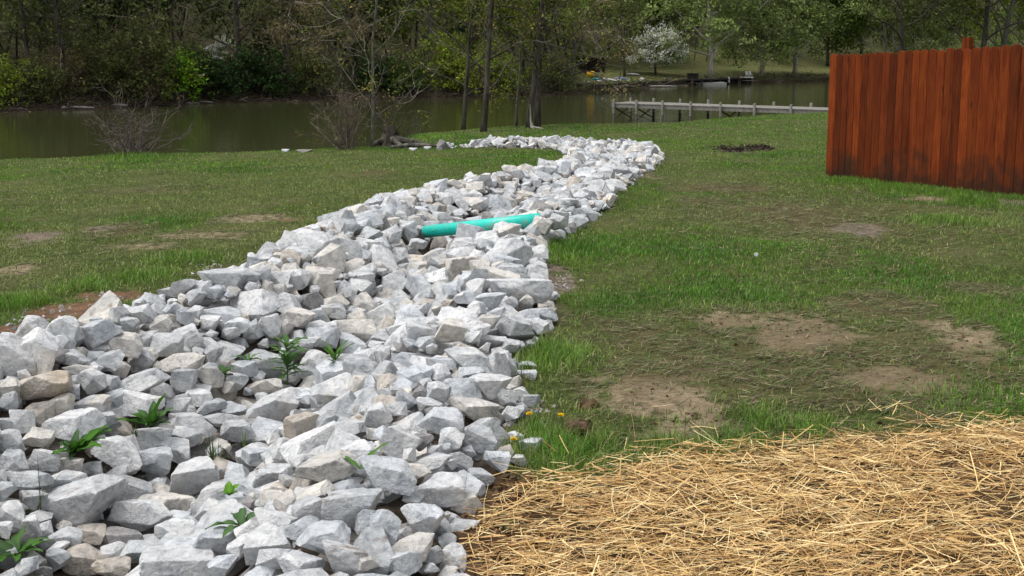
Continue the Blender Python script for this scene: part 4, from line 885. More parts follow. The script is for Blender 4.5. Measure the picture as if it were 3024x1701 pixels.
def strands(seed, n, R, Hh, w_, col, arch=0.5, base=0.15, droop=0.35):
    """many thin stems springing from one foot and arching over"""
    r = np.random.default_rng(seed); an = r.uniform(0, 6.28, n); le = np.abs(r.normal(0, arch, n)).clip(0, 1.5); L = r.uniform(0.5, 1.05, n); K = 6; t_ = np.linspace(0, 1, K)[None, :]
    hx = np.sin(le)[:, None] * L[:, None] * R * t_ ** 0.9; hz_ = np.cos(le)[:, None] ** 0.6 * L[:, None] * Hh * (t_ - droop * t_ ** 2.4 * np.sin(le)[:, None])
    P = np.stack([hx * np.cos(an)[:, None], hx * np.sin(an)[:, None], hz_], -1) + np.cumsum(r.normal(0, 0.045, (n, K, 3)), 1) * Hh * t_[..., None] + (r.normal(0, base, (n, 1, 3)) * [1, 1, 0])
    W = w_ * (1 - 0.65 * t_) * r.uniform(0.6, 1.4, (n, 1)); V, F_ = ribbons(P, W, rng=r); C = np.repeat(np.array(col) * r.uniform(0.6, 1.4, (n, 1)), 2 * K, 0)
    # side twigs
    ns = n * 6; j = r.integers(0, n, ns); ti = r.integers(2, K - 1, ns); q = P[j, ti]; d = (P[j, ti + 1] - q); d /= np.linalg.norm(d, axis=1)[:, None] + 1e-9; d = d + r.normal(0, 0.55, (ns, 3)); Lt = r.uniform(0.1, 0.3, ns)[:, None] * Hh
    P2 = np.stack([q, q + d * Lt * 0.5 + r.normal(0, 0.03, (ns, 3)) * Hh, q + d * Lt + r.normal(0, 0.05, (ns, 3)) * Hh], 1); V2, F2 = ribbons(P2, w_ * 0.45 * np.array([[1, 0.8, 0.5]]) * np.ones((ns, 1)), rng=r)
    C2 = np.repeat(np.array(col) * r.uniform(0.6, 1.5, (ns, 1)), 6, 0)
    return cat_meshes([(V, F_, C), (V2, F2, C2)]), P2[:, 2]

# --- leafing trees on the near shore
YG = [(0.17, 0.19, 0.03), (0.12, 0.15, 0.025), (0.20, 0.17, 0.05), (0.10, 0.13, 0.03)]
def near_tree(px, py, label, seed, H, r0, mat, twc, nleaf=1500, lsize=0.09, **kw):
    P = hit(px, py, base_z); e = empty('shore_tree', P, label, 'tree', 'leafing trees on the near shore')
    kw.setdefault('wob', 0.17); th, tw, tips = skeleton(seed, H, r0, **kw); link('trunk', trunk_mesh('trunk', th, mat, (0, 1), 0.008), e)
    kind(link('twigs', twig_mesh('twigs', th, tw, twc, 0.016, 0.008, seed), e), 'stuff')
    kind(link('crown', leaves(tips, nleaf, 0.16, lsize, YG, seed + 5, 10, name='crown'), e), 'stuff'); return e
near_tree(1425, 389, 'thickest grey-barked tree on the near shore, with a great arching limb', 201, 12, 0.105, M['bark_dark'], (0.12, 0.11, 0.085), 4300, 0.075, first=0.13, nl=17, llen=0.42, sub=7, twig=5)
near_tree(1366, 383, 'slim dark tree next to the thickest shore tree', 202, 9.5, 0.085, M['bark_dark'], (0.13, 0.12, 0.095), 2500, 0.075, first=0.14, nl=14, llen=0.33, sub=6)
near_tree(1526, 375, 'thin straight sapling between the larger shore trees', 203, 8, 0.06, M['bark_grey'], (0.12, 0.11, 0.08), 3600, 0.075, first=0.12, nl=12, llen=0.3, sub=6)
near_tree(1560, 377, 'dark leaning stem of the twin shore tree, with a white root', 204, 11, 0.12, M['bark_dark'], (0.11, 0.10, 0.075), 2800, 0.075, first=0.17, nl=13, llen=0.38, sub=6, lean=(0.05, 0), trop=0.02)
near_tree(1588, 375, 'grey upright stem of the twin shore tree', 205, 11.5, 0.12, M['bark_dark'], (0.11, 0.10, 0.08), 3000, 0.075, first=0.16, nl=14, llen=0.42, sub=6, lean=(0.02, 0), droop=0.03)
near_tree(1098, 438, 'slender pale sapling rising behind the stump', 206, 7.5, 0.042, M['bark_grey'], (0.2, 0.185, 0.15), 700, 0.07, first=0.1, nl=18, llen=0.30, sub=6, twig=4, spread=0.7, lr_=0.3, wob=0.13)
rt = hit(1565, 379, base_z); mb = MB()
for an, L in ((0.4, 0.55), (1.2, 0.3), (-0.4, 0.4)): mb.tube([(0, -0.1, 0.9), (0.02, -0.14, 0.35), (0.1 * math.cos(an), -0.2, 0.08), (L * math.cos(an) + 0.05, -0.25 - 0.2 * abs(math.sin(an)), 0.0)], [0.02, 0.035, 0.035, 0.015], 6)
tag(link('pale_root', mb.mesh('pale_root', plain('bleached_wood', (0.42, 0.40, 0.36), 0.9, 12)), loc=rt), 'bleached white root running down to the grass from the twin tree', 'root')

def thicket(name, P, label, seed, nst, H, R, col, r0=0.02, sub=5, twig=5, leafn=0, cat='shrub', wob=0.16, up=0.55):
    """leafless shrub of crooked stems, branching twice"""
    r = np.random.default_rng(seed); mb = MB(); tw, tips, b2 = [], [], []
    for k in range(nst):
        an = k * 2.4 + r.normal(0, 0.4); le = abs(r.normal(0, 1)) * 0.62; d = (math.cos(an) * math.sin(min(le, 1.35)) * R / H * 1.2, math.sin(an) * math.sin(min(le, 1.35)) * R / H * 1.2, math.cos(min(le, 1.35)) * up / 0.55 + 0.12)
        L = H * r.uniform(0.65, 1.15); q, qr = branch(r, (r.normal(0, 0.14), r.normal(0, 0.14), -0.05), d, L, r0 * r.uniform(0.5, 1.3), 8, wob, 0.03); mb.tube(q, qr, 4, False)
        for s_ in range(sub):
            i = r.integers(2, 8); dl = q[i] - q[i - 1]; dl /= np.linalg.norm(dl); p2, r2 = branch(r, q[i], dl + r.normal(0, 0.55, 3), L * r.uniform(0.2, 0.5), qr[i] * 0.6, 5, wob * 1.3, 0.03); b2.append(p2)
            for t_ in range(twig):
                i2 = r.integers(1, 6); d3 = dl * 0.6 + r.normal(0, 0.6, 3); d3 /= np.linalg.norm(d3); L3 = L * r.uniform(0.08, 0.22); m_ = p2[i2] + d3 * L3 * 0.5 + r.normal(0, 0.05, 3) * L3; e_ = m_ + (d3 + r.normal(0, 0.4, 3)) * L3 * 0.5; tw.append((p2[i2], m_, e_)); tips.append(e_)
    e = empty(name, P, label, cat); kind(link('stems', mb.mesh('stems', plain('stem_bark_%d' % seed, col, 0.95, 20, 0.5), True), e), 'stuff'); parts = []
    for Pp, w_ in ((np.array(b2), r0 * 0.8), (np.array(tw), r0 * 0.42)):
        K = Pp.shape[1]; V, F_ = ribbons(Pp, w_ * np.linspace(1, 0.5, K)[None] * r.uniform(0.7, 1.3, (len(Pp), 1)), rng=r); parts.append((V, F_, np.repeat(np.array(col) * r.uniform(0.6, 1.4, (len(Pp), 1)), 2 * K, 0)))
    V, F_, C = cat_meshes(parts); kind(link('twigs', mesh_np('twigs', V, [F_], M['twig'], col=C), e), 'stuff')
    if leafn: kind(link('foliage', leaves(np.array(tips), leafn, 0.08, 0.05, YG, seed + 3, 6), e), 'stuff')
    return e
def shrub(name, P, label, seed, R, Hh, n, w_, col, leafn=0, pal=YG, lsize=0.05, arch=0.7, group=None, droop=0.35, base=0.15, cat='shrub', scatter=0.1):
    e = empty(name, P, label, cat, group); (V, F_, C), tips = strands(seed, n, R, Hh, w_, col, arch, base, droop)
    kind(link('stems', mesh_np('stems', V, [F_], M['twig'], col=C), e), 'stuff')
    if leafn: kind(link('foliage', leaves(tips, leafn, scatter, lsize, pal, seed + 3, 8), e), 'stuff')
    return e
thicket('bare_shrub', hit(395, 463, base_z), 'wide leafless spreading shrub on the lawn edge', 301, 36, 1.45, 2.6, (0.13, 0.108, 0.095), 0.017, 5, 6, up=0.42)
thicket('bare_shrub', hit(1020, 442, base_z), 'fan-shaped bare shrub with straight upright stems', 302, 34, 1.45, 1.15, (0.14, 0.115, 0.09), 0.015, 4, 4, 160, wob=0.09)
st = hit(1150, 433, base_z); thicket('stump_shoots', st + [0.05, 0.25, 0.1], 'bushy shoots sprouting from the old tree stump', 303, 20, 1.3, 0.9, (0.11, 0.09, 0.07), 0.015, 4, 4, 120, 'shoots', wob=0.11)
e = empty('tree_stump', st, 'broken dark tree stump with spreading roots at the water edge', 'stump')
r = np.random.default_rng(8); mb = MB(); mb.tube([(0, 0.1, -0.2), (0, 0.1, 0.1), (0.02, 0.1, 0.32), (-0.03, 0.1, 0.5)], [0.34, 0.25, 0.2, 0.13], 11)
V = np.concatenate(mb.V); V += (np.stack([fbm3(V[:, 0] * 5, V[:, 1] * 5, V[:, 2] * 5, k) for k in (1, 2, 3)], 1) - 0.5) * 0.16
link('stump', mesh_np('stump', V, [np.array(v) for v in mb.F.values()], M['bark_dark']), e)
for an, L, c in ((0.0, 1.0, 0), (-0.35, 0.75, 1), (0.4, 0.5, 0), (3.3, 0.45, 1), (-0.9, 0.6, 0)):
    link('root', MB().tube([(0.05, 0, 0.22), (0.45 * L * math.cos(an), 0.3 * math.sin(an) * L, 0.15), (0.9 * L * math.cos(an), 0.7 * math.sin(an) * L, 0.06), (1.25 * L * math.cos(an), 1.0 * math.sin(an) * L, -0.05)], [0.10, 0.08, 0.055, 0.025], 7).mesh('root', M['bark_grey'] if c == 0 else M['bark_dark'], True), e)
for (a, b_, w_, h_, lb) in ((843, 447, 0.09, 0.06, 'lone white rock at the water edge beyond the lawn'), (900, 446, 0.2, 0.04, 'flat grey stone at the lake edge beside the fan-shaped shrub'), (1220, 441, 0.10, 0.04, 'flat white rock lying apart near the stump'), (1262, 438, 0.09, 0.05, 'stray white rock between the stump and the end of the channel')):
    P = hit(a, b_, base_z, 0.03); o = bpy.data.objects.new('shore_rock', PROTO[3 if h_ < 0.08 else 5]); COL.objects.link(o); o.location = tuple(P); o.scale = (w_, w_ * 0.7, h_); o.color = (1, 1, 1, 1) if 'white' in lb else (0.4, 0.38, 0.34, 1); tag(o, lb, 'rock')
lg = hit(1225, 438, base_z); tag(link('driftwood', MB().tube([(-0.6, 0, 0.03), (-0.1, 0.05, 0.08), (0.5, 0, 0.06), (0.8, 0.02, 0.02)], [0.04, 0.06, 0.05, 0.02], 7).mesh('driftwood', M['bark_grey'], True), loc=lg), 'grey driftwood branch lying beside the stump', 'driftwood')

# --- the far bank: prototypes shared between trees
PAL = {'dark': [(0.023, 0.055, 0.014), (0.040, 0.080, 0.019), (0.028, 0.046, 0.014)], 'green': [(0.069, 0.118, 0.020), (0.058, 0.086, 0.019), (0.099, 0.132, 0.026)], 'lime': [(0.163, 0.327, 0.019), (0.129, 0.262, 0.016), (0.198, 0.311, 0.026)],
       'olive': [(0.100, 0.120, 0.035), (0.073, 0.093, 0.026), (0.136, 0.145, 0.047)], 'tan': [(0.219, 0.188, 0.077), (0.156, 0.137, 0.054), (0.260, 0.222, 0.101)], 'sage': [(0.231, 0.301, 0.091), (0.166, 0.226, 0.061), (0.289, 0.339, 0.119)],
       'yg': [(0.185, 0.255, 0.024), (0.135, 0.196, 0.020), (0.240, 0.277, 0.035)], 'white': [(0.80, 0.81, 0.74), (0.74, 0.76, 0.68), (0.62, 0.65, 0.55)]}
def tree_proto(seed, H, r0, bk, pal, nleaf, lsize, twc, spread=0.35, per=16, w2=0.05, w3=0.03, **kw):
    th, tw, tips = skeleton(seed, H, r0, **kw)
    return [('trunk', trunk_mesh('trunk', th, bk, (0, 1), 0.015)), ('twigs', twig_mesh('twigs', th, tw, twc, w2, w3, seed)), ('crown', leaves(tips, nleaf, spread, lsize, PAL[pal], seed + 1, per, name='crown'))]
def dogwood_proto(seed):
    th, tw, tips = skeleton(seed, 4.6, 0.15, first=0.28, nl=14, llen=0.62, sub=6, twig=3, trop=0.0, spread=1.3); pts = mound(seed, 700, 3.7, 4.6, 1.5); pts = pts[np.linalg.norm((pts - [0, 0, 1.5]) / [3.7, 3.7, 4.6], axis=1) > 0.45]
    pts[:, 2] = np.round(pts[:, 2] / 0.42) * 0.42 + 0.05 * pts[:, 0]
    a = leaves(pts, 6800, 0.22, 0.19, PAL['white'], seed, 26, 0.15, name='crown'); b = leaves(pts - [0, 0, 0.15], 1800, 0.3, 0.2, PAL['sage'], seed + 9, 16, 0.4, name='foliage')
    return [('trunk', trunk_mesh('trunk', th, M['bark_dark'], (0, 1), 0.02)), ('twigs', twig_mesh('twigs', th, tw, (0.06, 0.05, 0.04), 0.05, 0.03, seed)), ('crown', a), ('foliage', b)]
def bush_proto(seed, R, Hh, pal, nleaf, lsize, stem=(0.09, 0.075, 0.05), ns=90, w_=0.05, arch=0.7):
    (V, F_, C), tips = strands(seed, ns, R * 1.05, Hh * 1.05, w_, stem, arch, 0.3, 0.4); pts = np.concatenate([mound(seed, 300, R, Hh), tips])
    return [('stems', mesh_np('stems', V, [F_], M['twig'], col=C)), ('crown', leaves(pts, nleaf, 0.22, lsize, PAL[pal], seed + 1, 14, name='crown'))]
PR = {'tall': tree_proto(401, 15, 0.22, M['bark_dark'], 'olive', 4600, 0.22, (0.10, 0.09, 0.065), first=0.12, nl=18, llen=0.36, sub=7, twig=4),
      'tall2': tree_proto(402, 16, 0.24, M['bark_grey'], 'yg', 7000, 0.26, (0.11, 0.10, 0.075), first=0.10, nl=18, llen=0.38, sub=7, twig=4),
      'sage': tree_proto(403, 15, 0.26, M['bark_pale'], 'sage', 13000, 0.27, (0.30, 0.275, 0.21), 0.42, 34, first=0.1, nl=22, llen=0.46, sub=8, twig=4, droop=0.03),
      'sage2': tree_proto(404, 14, 0.24, M['bark_pale'], 'sage', 14000, 0.27, (0.28, 0.255, 0.19), 0.42, 34, first=0.08, nl=22, llen=0.44, sub=8, twig=4, droop=0.02),
      'green': tree_proto(405, 13, 0.18, M['bark_dark'], 'green', 8500, 0.3, (0.06, 0.05, 0.035), first=0.1, nl=18, llen=0.38, sub=7, twig=3),
      'dark': tree_proto(406, 12, 0.2, M['bark_dark'], 'dark', 8000, 0.3, (0.04, 0.035, 0.025), first=0.08, nl=18, llen=0.36, sub=7, twig=3),
      'weep': tree_proto(407, 11, 0.16, M['bark_grey'], 'tan', 3600, 0.15, (0.30, 0.25, 0.18), first=0.08, nl=20, llen=0.5, sub=8, twig=6, droop=0.05, w2=0.04, w3=0.022, spread=0.3),
      'dogwood': dogwood_proto(408),
      'bush_olive': bush_proto(411, 2.6, 4.2, 'olive', 4200, 0.17), 'bush_tan': bush_proto(412, 2.7, 3.8, 'tan', 2800, 0.14, (0.15, 0.12, 0.085), 130), 'bush_dark': bush_proto(413, 2.4, 3.0, 'dark', 3600, 0.2, (0.04, 0.035, 0.025)),
      'bush_green': bush_proto(414, 2.2, 2.8, 'green', 3400, 0.18), 'bush_lime': bush_proto(415, 1.7, 3.0, 'lime', 2600, 0.2), 'bush_yg': bush_proto(416, 2.4, 3.6, 'yg', 3600, 0.19)}
def plant(kind_, px, v, s, rz, label, group=None, squash=1.0, lean=0.0, name=None):
    P = far_pt(px, v); tree_ = not kind_.startswith('bush'); e = empty(name or ('tree' if tree_ else 'shrub'), P, label, 'tree' if tree_ else 'shrub', group, rz)
    e.scale = (s, s, s * squash); e.rotation_euler = (0, lean, 0) if lean else (0, 0, rz)
    for nme, me in PR[kind_]:
        o = link(nme, me, e)
        if nme != 'trunk': kind(o, 'stuff')
    return e
G = 'trees and shrubs on the far bank'
FOREST = [  # kind, px, metres behind the waterline, scale, turn, label
 ('bush_yg', 30, 1.5, 0.69, 0.3, 'shrub dotted with yellow-green leaf tufts at the left edge of the far bank'), ('bush_olive', 120, 1.9, 0.69, 1.0, 'low olive shrub overhanging the far bank below the forked bare tree'),
 ('tall', 112, 5.0, 0.75, 0.5, 'small dark forked tree in bare twigs near the left edge'), ('tall', 205, 3.2, 0.9, 2.1, 'split pale trunk wrapped in vines on the far bank'),
 ('bush_tan', 200, 3.1, 0.90, 1.4, 'brown twiggy thicket round the split pale trunk'), ('bush_olive', 330, 2.1, 0.95, 2.2, 'broad olive-brown shrub mound over the mud bank'), ('bush_olive', 420, 2.9, 1.34, 0.4, 'tallest rounded olive mound left of the bright lime shrub'),
 ('dark', 350, 13, 0.9, 0.9, 'dark evergreen tree behind the rounded olive mound'), ('bush_tan', 455, 1.7, 0.78, 3.0, 'grey-brown twiggy shrub hanging over the far waterline'), ('bush_lime', 535, 1.7, 0.95, 0.2, 'bright lime green shrub on the far bank'),
 ('bush_green', 575, 3.4, 1.18, 1.2, 'fresh green leafy shrub rising behind the lime one'), ('bush_dark', 640, 1.9, 0.90, 2.0, 'dark green shrub right of the bright lime shrub'), ('dogwood', 672, 10, 0.45, 1.1, 'white flowering dogwood half hidden in the dark wood'),
 ('tall', 725, 5.0, 1.1, 0.0, 'dark leaning trunk in the shade of the left wood'), ('bush_dark', 770, 1.9, 1.06, 0.6, 'dark green low shrub under the drooping tan tree'), ('weep', 860, 4.5, 1.0, 0.9, 'drooping tan twiggy tree with pale crooked limbs'),
 ('weep', 985, 5.0, 1.05, 2.6, 'second drooping tan tree right behind the slender sapling'), ('bush_olive', 920, 1.9, 0.84, 1.7, 'olive brush at the foot of the drooping tan trees'), ('green', 1090, 8, 0.9, 0.3, 'green tree showing behind the slender sapling'),
 ('bush_green', 1200, 1.7, 0.95, 2.4, 'leafy green shrub on the far bank between sapling and shore trees'), ('bush_dark', 1120, 1.7, 0.84, 0.8, 'dark shaded shrub low on the far bank mid-picture'), ('tall2', 1255, 6, 0.95, 1.9, 'yellow-green tree left of the thick shore tree'),
 ('bush_yg', 1330, 2.1, 1.01, 2.8, 'yellowish brush behind the slim dark shore tree'), ('tall2', 1400, 9, 1.05, 0.4, 'yellow-green tree standing directly behind the thick shore tree'), ('bush_yg', 1480, 1.9, 0.95, 1.2, 'leafy yellow-green brush behind the sapling and twin tree'),
 ('tall2', 1600, 7, 0.95, 2.9, 'yellow-green tree behind the twin shore tree'), ('bush_olive', 1640, 1.5, 0.78, 0.5, 'olive brush at the end of the wooded bank'), ('weep', 1690, 4.5, 1.15, 3.9, 'leaning brown tree with long drooping branches by the yellow barrel'),
 ('sage', 1760, 30, 0.95, 1.3, 'grey-green tree behind the shelter on the far lawn'), ('green', 1900, 36, 1.1, 2.2, 'dark green tree behind the flowering dogwood'), ('tall2', 1835, 34, 1.2, 1.0, 'yellow-green tree left of the flowering dogwood'),
 ('dogwood', 1930, 12, 1.0, 0.0, 'white flowering dogwood standing on the far lawn'), ('tall', 1840, 12, 0.62, 0.7, 'dark straight trunk beside the flowering dogwood'), ('sage', 2092, 5.0, 1.25, 0.6, 'large pale-limbed tree by the far landing'),
 ('sage2', 2240, 7, 1.05, 1.9, 'spreading sage green tree between the landing and the fence'), ('sage2', 2335, 5.0, 1.15, 0.2, 'bushy sage green tree just clear of the fence'), ('green', 2010, 46, 1.3, 0.2, 'green tree at the top of the far lawn'), ('dark', 2200, 42, 1.4, 1.5, 'dark evergreen behind the sage green trees'),
 ('green', 2430, 24, 1.25, 2.7, 'fresh green tree over the left end of the fence'), ('green', 2530, 32, 1.4, 1.0, 'fresh green tree seen above the first pickets'), ('sage', 2600, 16, 1.15, 2.3, 'sage green crown above the middle pickets'), ('sage2', 2740, 14, 1.1, 0.9, 'pale sage crown above the tall fence post'),
 ('tall', 2645, 2.5, 1.9, 0.8, 'grey leaning trunk rising behind the middle of the fence'), ('tall', 2875, 2.5, 1.9, 2.5, 'dark thick trunk behind the right part of the fence'), ('tall2', 2930, 5, 1.8, 1.4, 'grey trunk next to the dark one behind the fence'), ('tall2', 3010, 12, 1.3, 0.1, 'yellow-green tree at the right edge above the fence')]
for k_, px, v, s, rz, lb in FOREST: plant(k_, px, v, s, rz, lb, G)

# the wood behind, which reads as one mass
rw = np.random.default_rng(55); parts = []
nC = 900; pxs = rw.uniform(-500, 3500, nC); vs = rw.uniform(5, 62, nC) + np.where((pxs > 1700), 22, 0); pts = np.array([far_pt(a, b_) for a, b_ in zip(pxs, vs)])
palk = np.array([PAL['dark'][0], PAL['green'][1], PAL['olive'][0], PAL['olive'][1], PAL['tan'][1], PAL['yg'][1], PAL['dark'][1], PAL['green'][0], PAL['sage'][1]])
pr = np.where((pxs < 1250)[:, None], [0.18, 0.14, 0.2, 0.16, 0.12, 0.05, 0.13, 0.02, 0.0], [0.08, 0.16, 0.1, 0.1, 0.04, 0.2, 0.08, 0.12, 0.12])
for i in range(nC):
    n = 150; c = pts[i] + [0, 0, rw.uniform(0.3, 9)]; R_ = rw.uniform(1.0, 2.6); d = rw.normal(0, 0.5, (n, 3)) * R_ * [1, 1, 0.85] + c; u = rw.normal(size=(n, 3)); u /= np.linalg.norm(u, axis=1)[:, None]; L = rw.uniform(0.15, 0.42, n)[:, None]
    V, F_ = ribbons(np.stack([d - u * L / 2, d + u * L / 2], 1), np.tile(L * 0.6, (1, 2)), rng=rw); base = palk[rw.choice(9, p=pr[i])] * rw.uniform(0.6, 1.3) * (1.25 if pxs[i] > 1250 else 1.0)
    parts.append((V, F_, np.repeat(base * rw.uniform(0.75, 1.25, (n, 1)), 4, 0)))
n = 420; pxs = rw.uniform(-500, 3500, n); tb = np.array([far_pt(a, rw.uniform(5, 50) + (25 if a > 1700 else 0)) for a in pxs]); H = rw.uniform(6, 13, n); t_ = np.linspace(0, 1, 4)[None, :, None]
P = tb[:, None] + t_ * np.stack([rw.normal(0, 1.2, n), rw.normal(0, 1.2, n), H], 1)[:, None] + rw.normal(0, 0.12, (n, 4, 3)); W = rw.uniform(0.08, 0.3, n)[:, None] * np.array([[1.2, 0.9, 0.7, 0.3]]); sd_ = np.tile([1.0, 0, 0], (n, 1)) + rw.normal(0, 0.2, (n, 3))
for q in (sd_, np.cross(sd_, [0, 0, 1.0])):
    V, F_ = ribbons(P, W, q); parts.append((V, F_, np.repeat(np.array([0.06, 0.053, 0.04]) * rw.uniform(0.5, 1.8, (n, 1)), 8, 0)))
n = 9000; pxs = rw.uniform(-300, 3300, n); tb = np.array([far_pt(a, rw.uniform(3, 40) + (22 if a > 1700 else 0)) for a in pxs]) + np.stack([0 * pxs, 0 * pxs, rw.uniform(0, 8, n)], 1); d = rw.normal(0, 0.8, (n, 3)) + [0, 0, 0.5]
P = np.stack([tb, tb + d * 0.7 + rw.normal(0, 0.15, (n, 3)), tb + d * 1.3 + rw.normal(0, 0.3, (n, 3))], 1); V, F_ = ribbons(P, np.array([[0.05, 0.04, 0.015]]) * rw.uniform(0.6, 1.5, (n, 1)), rng=rw); parts.append((V, F_, np.repeat(np.array([0.13, 0.11, 0.08]) * rw.uniform(0.5, 1.5, (n, 1)), 6, 0)))
V, F_, C = cat_meshes(parts); o = kind(link('hillside_wood', mesh_np('hillside_wood', V, [F_], M['leaf'], col=C)), 'stuff'); tag(o, 'dense spring wood covering the hillside across the lake', 'wood')

# ------------------------------------------------------------------ things on the far bank
dkt = plain('dark_timber', (0.035, 0.03, 0.024), 0.9, 6, 0.5)
swp = [(1748, 0.8), (1800, 0.8), (1850, 0.8), (1905, 0.8), (1960, 0.9), (2020, 0.9)]; e = empty('retaining_wall', far_pt(1748, 0.8), 'low dark timber retaining wall along the far lawn', 'wall'); E0 = np.array(e.location)
for (a, va), (b_, vb) in zip(swp[:-1], swp[1:]):
    p, q = far_pt(a, va), far_pt(b_, vb); p[2] = q[2] = WATER; d = q - p; L = np.linalg.norm(d); an = math.atan2(d[1], d[0])
    for k in range(2): link('timber', MB().box((0, 0, 0), (L - 0.03, 0.2, 0.30)).mesh('timber', dkt), e, (p + q) / 2 + [0, -0.03 * k, 0.14 + 0.31 * k] - E0, (0, 0, an))
    link('stake', MB().box((0, 0, 0), (0.14, 0.14, 0.85)).mesh('stake', dkt), e, p + [0, -0.22, 0.3] - E0)
lp0, lp1 = far_pt(2025, 0.2), far_pt(2215, 0.2); e = empty('landing', (*((lp0 + lp1) / 2)[:2], WATER), 'dark low boat landing with posts below the large pale-limbed tree', 'landing'); E0 = np.array(e.location); d = lp1 - lp0; L = np.linalg.norm(d); an = math.atan2(d[1], d[0])
link('deck', MB().box((0, 0, 0.62), (L, 1.6, 0.16)).mesh('deck', dkt), e, rot=(0, 0, an)); link('face_board', MB().box((0, 0, 0), (L * 0.98, 0.06, 0.55)).mesh('face_board', dkt), e, (0, 0.7, 0.3), (0, 0, an))
for k in range(7):
    p = lp0 + d * (k + 0.3) / 7.2 - E0; link('post', MB().box((0, 0, 0.2), (0.16, 0.16, 1.1)).mesh('post', M['dock_dark']), e, (p[0], p[1] - 0.95, 0.05))
tag(link('storage_box', MB().box((0, 0, 0.3), (1.1, 0.7, 0.55)).box((0, 0, 0.6), (1.2, 0.8, 0.06)).mesh('storage_box', plain('dark_box', (0.02, 0.018, 0.016))), loc=(lp0 + d * 0.07 + [0, 0.1, 0]) * [1, 1, 0] + [0, 0, WATER + 0.7]), 'dark storage box on the end of the landing', 'box')
wh = plain('white_plastic', (0.55, 0.55, 0.52), 0.6, 5, 0.1); chair = MB()
chair.box((0, 0, 0.4), (0.5, 0.45, 0.05))
for sx_ in (-0.22, 0.22):
    for sy in (-0.2, 0.2): chair.box((sx_, sy, 0.2), (0.05, 0.05, 0.4))
    chair.box((sx_, 0, 0.62), (0.06, 0.45, 0.05))
seatm = chair.mesh('seat_frame', wh); slat = MB().box((0, 0, 0), (0.09, 0.03, 0.6)).mesh('slat', wh)
for k, (t_, lb) in enumerate(((0.90, 'white slatted garden chair nearest the white landing step'), (0.955, 'white slatted garden chair at the end of the landing'))):
    p = (lp0 + d * t_) * [1, 1, 0] + [0, 0, WATER + 0.7]; ce = empty('garden_chair', p, lb, 'chair', 'white chairs on the landing', rz=0.3); link('seat', seatm, ce); ce.scale = (0.7,) * 3
    for j in range(4): link('slat', slat, ce, (-0.18 + 0.12 * j, 0.22, 0.72), (-0.25, 0, 0))
st_ = (lp0 + d * 0.86) * [1, 1, 0] + [0, -0.9, WATER]; e = empty('dock_step', st_, 'pale step platform fixed to the landing', 'platform'); link('top', MB().box((0, 0, 0.72), (1.6, 0.7, 0.1)).mesh('top', wh), e); link('shelf', MB().box((0.2, 0, 0.35), (1.5, 0.5, 0.06)).mesh('shelf', M['dock']), e)
for x_ in (-0.7, 0.7): link('leg', MB().box((x_, 0, 0.3), (0.1, 0.1, 0.9)).mesh('leg', M['dock']), e)
p = (lp0 + d * 0.58) * [1, 1, 0] + [0, -1.0, WATER]; tag(link('white_fender', MB().tube([(0, 0, 0.15), (0, 0, 0.25), (0, 0, 0.7), (0.02, 0, 0.8)], [0.07, 0.11, 0.11, 0.05], 9).mesh('white_fender', wh, True), loc=p), 'white upright fender hanging on the dark landing', 'fender')
# small white boat
bp = plane_hit(2085, 251, WATER); e = empty('rowing_boat', bp, 'low white boat moored below the dark landing', 'boat', rz=0.04); K = 11; V = []; F_ = []
for i in range(K):
    t_ = i / (K - 1) * 2 - 1; hw = 0.55 * (1 - max(0, -t_) ** 2.2) + 0.01; x = t_ * 2.2; V += [(x, -hw, 0.30), (x, -hw * 0.75, -0.05), (x, hw * 0.75, -0.05), (x, hw, 0.30), (x, hw - 0.06, 0.29), (x, hw * 0.6, 0.06), (x, -hw * 0.6, 0.06), (x, -hw + 0.06, 0.29)]
for i in range(K - 1):
    for j in range(8): F_.append((i * 8 + j, i * 8 + (j + 1) % 8, (i + 1) * 8 + (j + 1) % 8, (i + 1) * 8 + j))
link('hull', mesh_np('hull', V, [np.array(F_), np.array([tuple(range(8))[::-1], tuple(range((K - 1) * 8, K * 8))])], wh), e)
for x_ in (-0.6, 0.7): link('thwart', MB().box((x_, 0, 0.2), (0.25, 0.9, 0.04)).mesh('thwart', M['dock']), e)
# yellow barrel, shelter, tarps and litter
p = far_pt(1741, 9.5); e = empty('barrel', p + [0, 0, 0.25], 'bright yellow barrel under the dark shelter', 'barrel'); yb = plain('yellow_plastic', (0.75, 0.42, 0.02), 0.5, 5, 0.1)
link('body', MB().tube([(-0.38, 0, 0), (-0.33, 0, 0), (0, 0, 0), (0.33, 0, 0), (0.38, 0, 0)], [0.25, 0.3, 0.32, 0.3, 0.25], 14).mesh('body', yb, True), e, (0, 0, 0.05)); link('cap', MB().tube([(0.38, 0, 0.1), (0.42, 0, 0.1)], 0.06, 8).mesh('cap', wh), e)
p = far_pt(1725, 12.5); e = empty('open_shelter', p, 'small dark open shelter on the far lawn', 'shelter'); link('roof', MB().box((0, 0, 1.75), (4.6, 2.4, 0.12), R=Matrix.Rotation(0.06, 3, 'Y')).mesh('roof', plain('grey_roof', (0.16, 0.16, 0.15))), e); link('back_panel', MB().box((0, 1.0, 0.85), (4.2, 0.08, 1.7)).mesh('back_panel', dkt), e)
for x_ in (-2, 0, 2): link('post', MB().box((x_, -0.95, 0.85), (0.12, 0.12, 1.8)).mesh('post', dkt), e)
tarpm = []
for k in range(4):
    P, Fa = rock_shape(900 + k, 3, 0.35); P = P * [1, 0.7, 0.32]; P[:, 2] = np.maximum(P[:, 2], -0.1); tarpm.append((P, Fa))
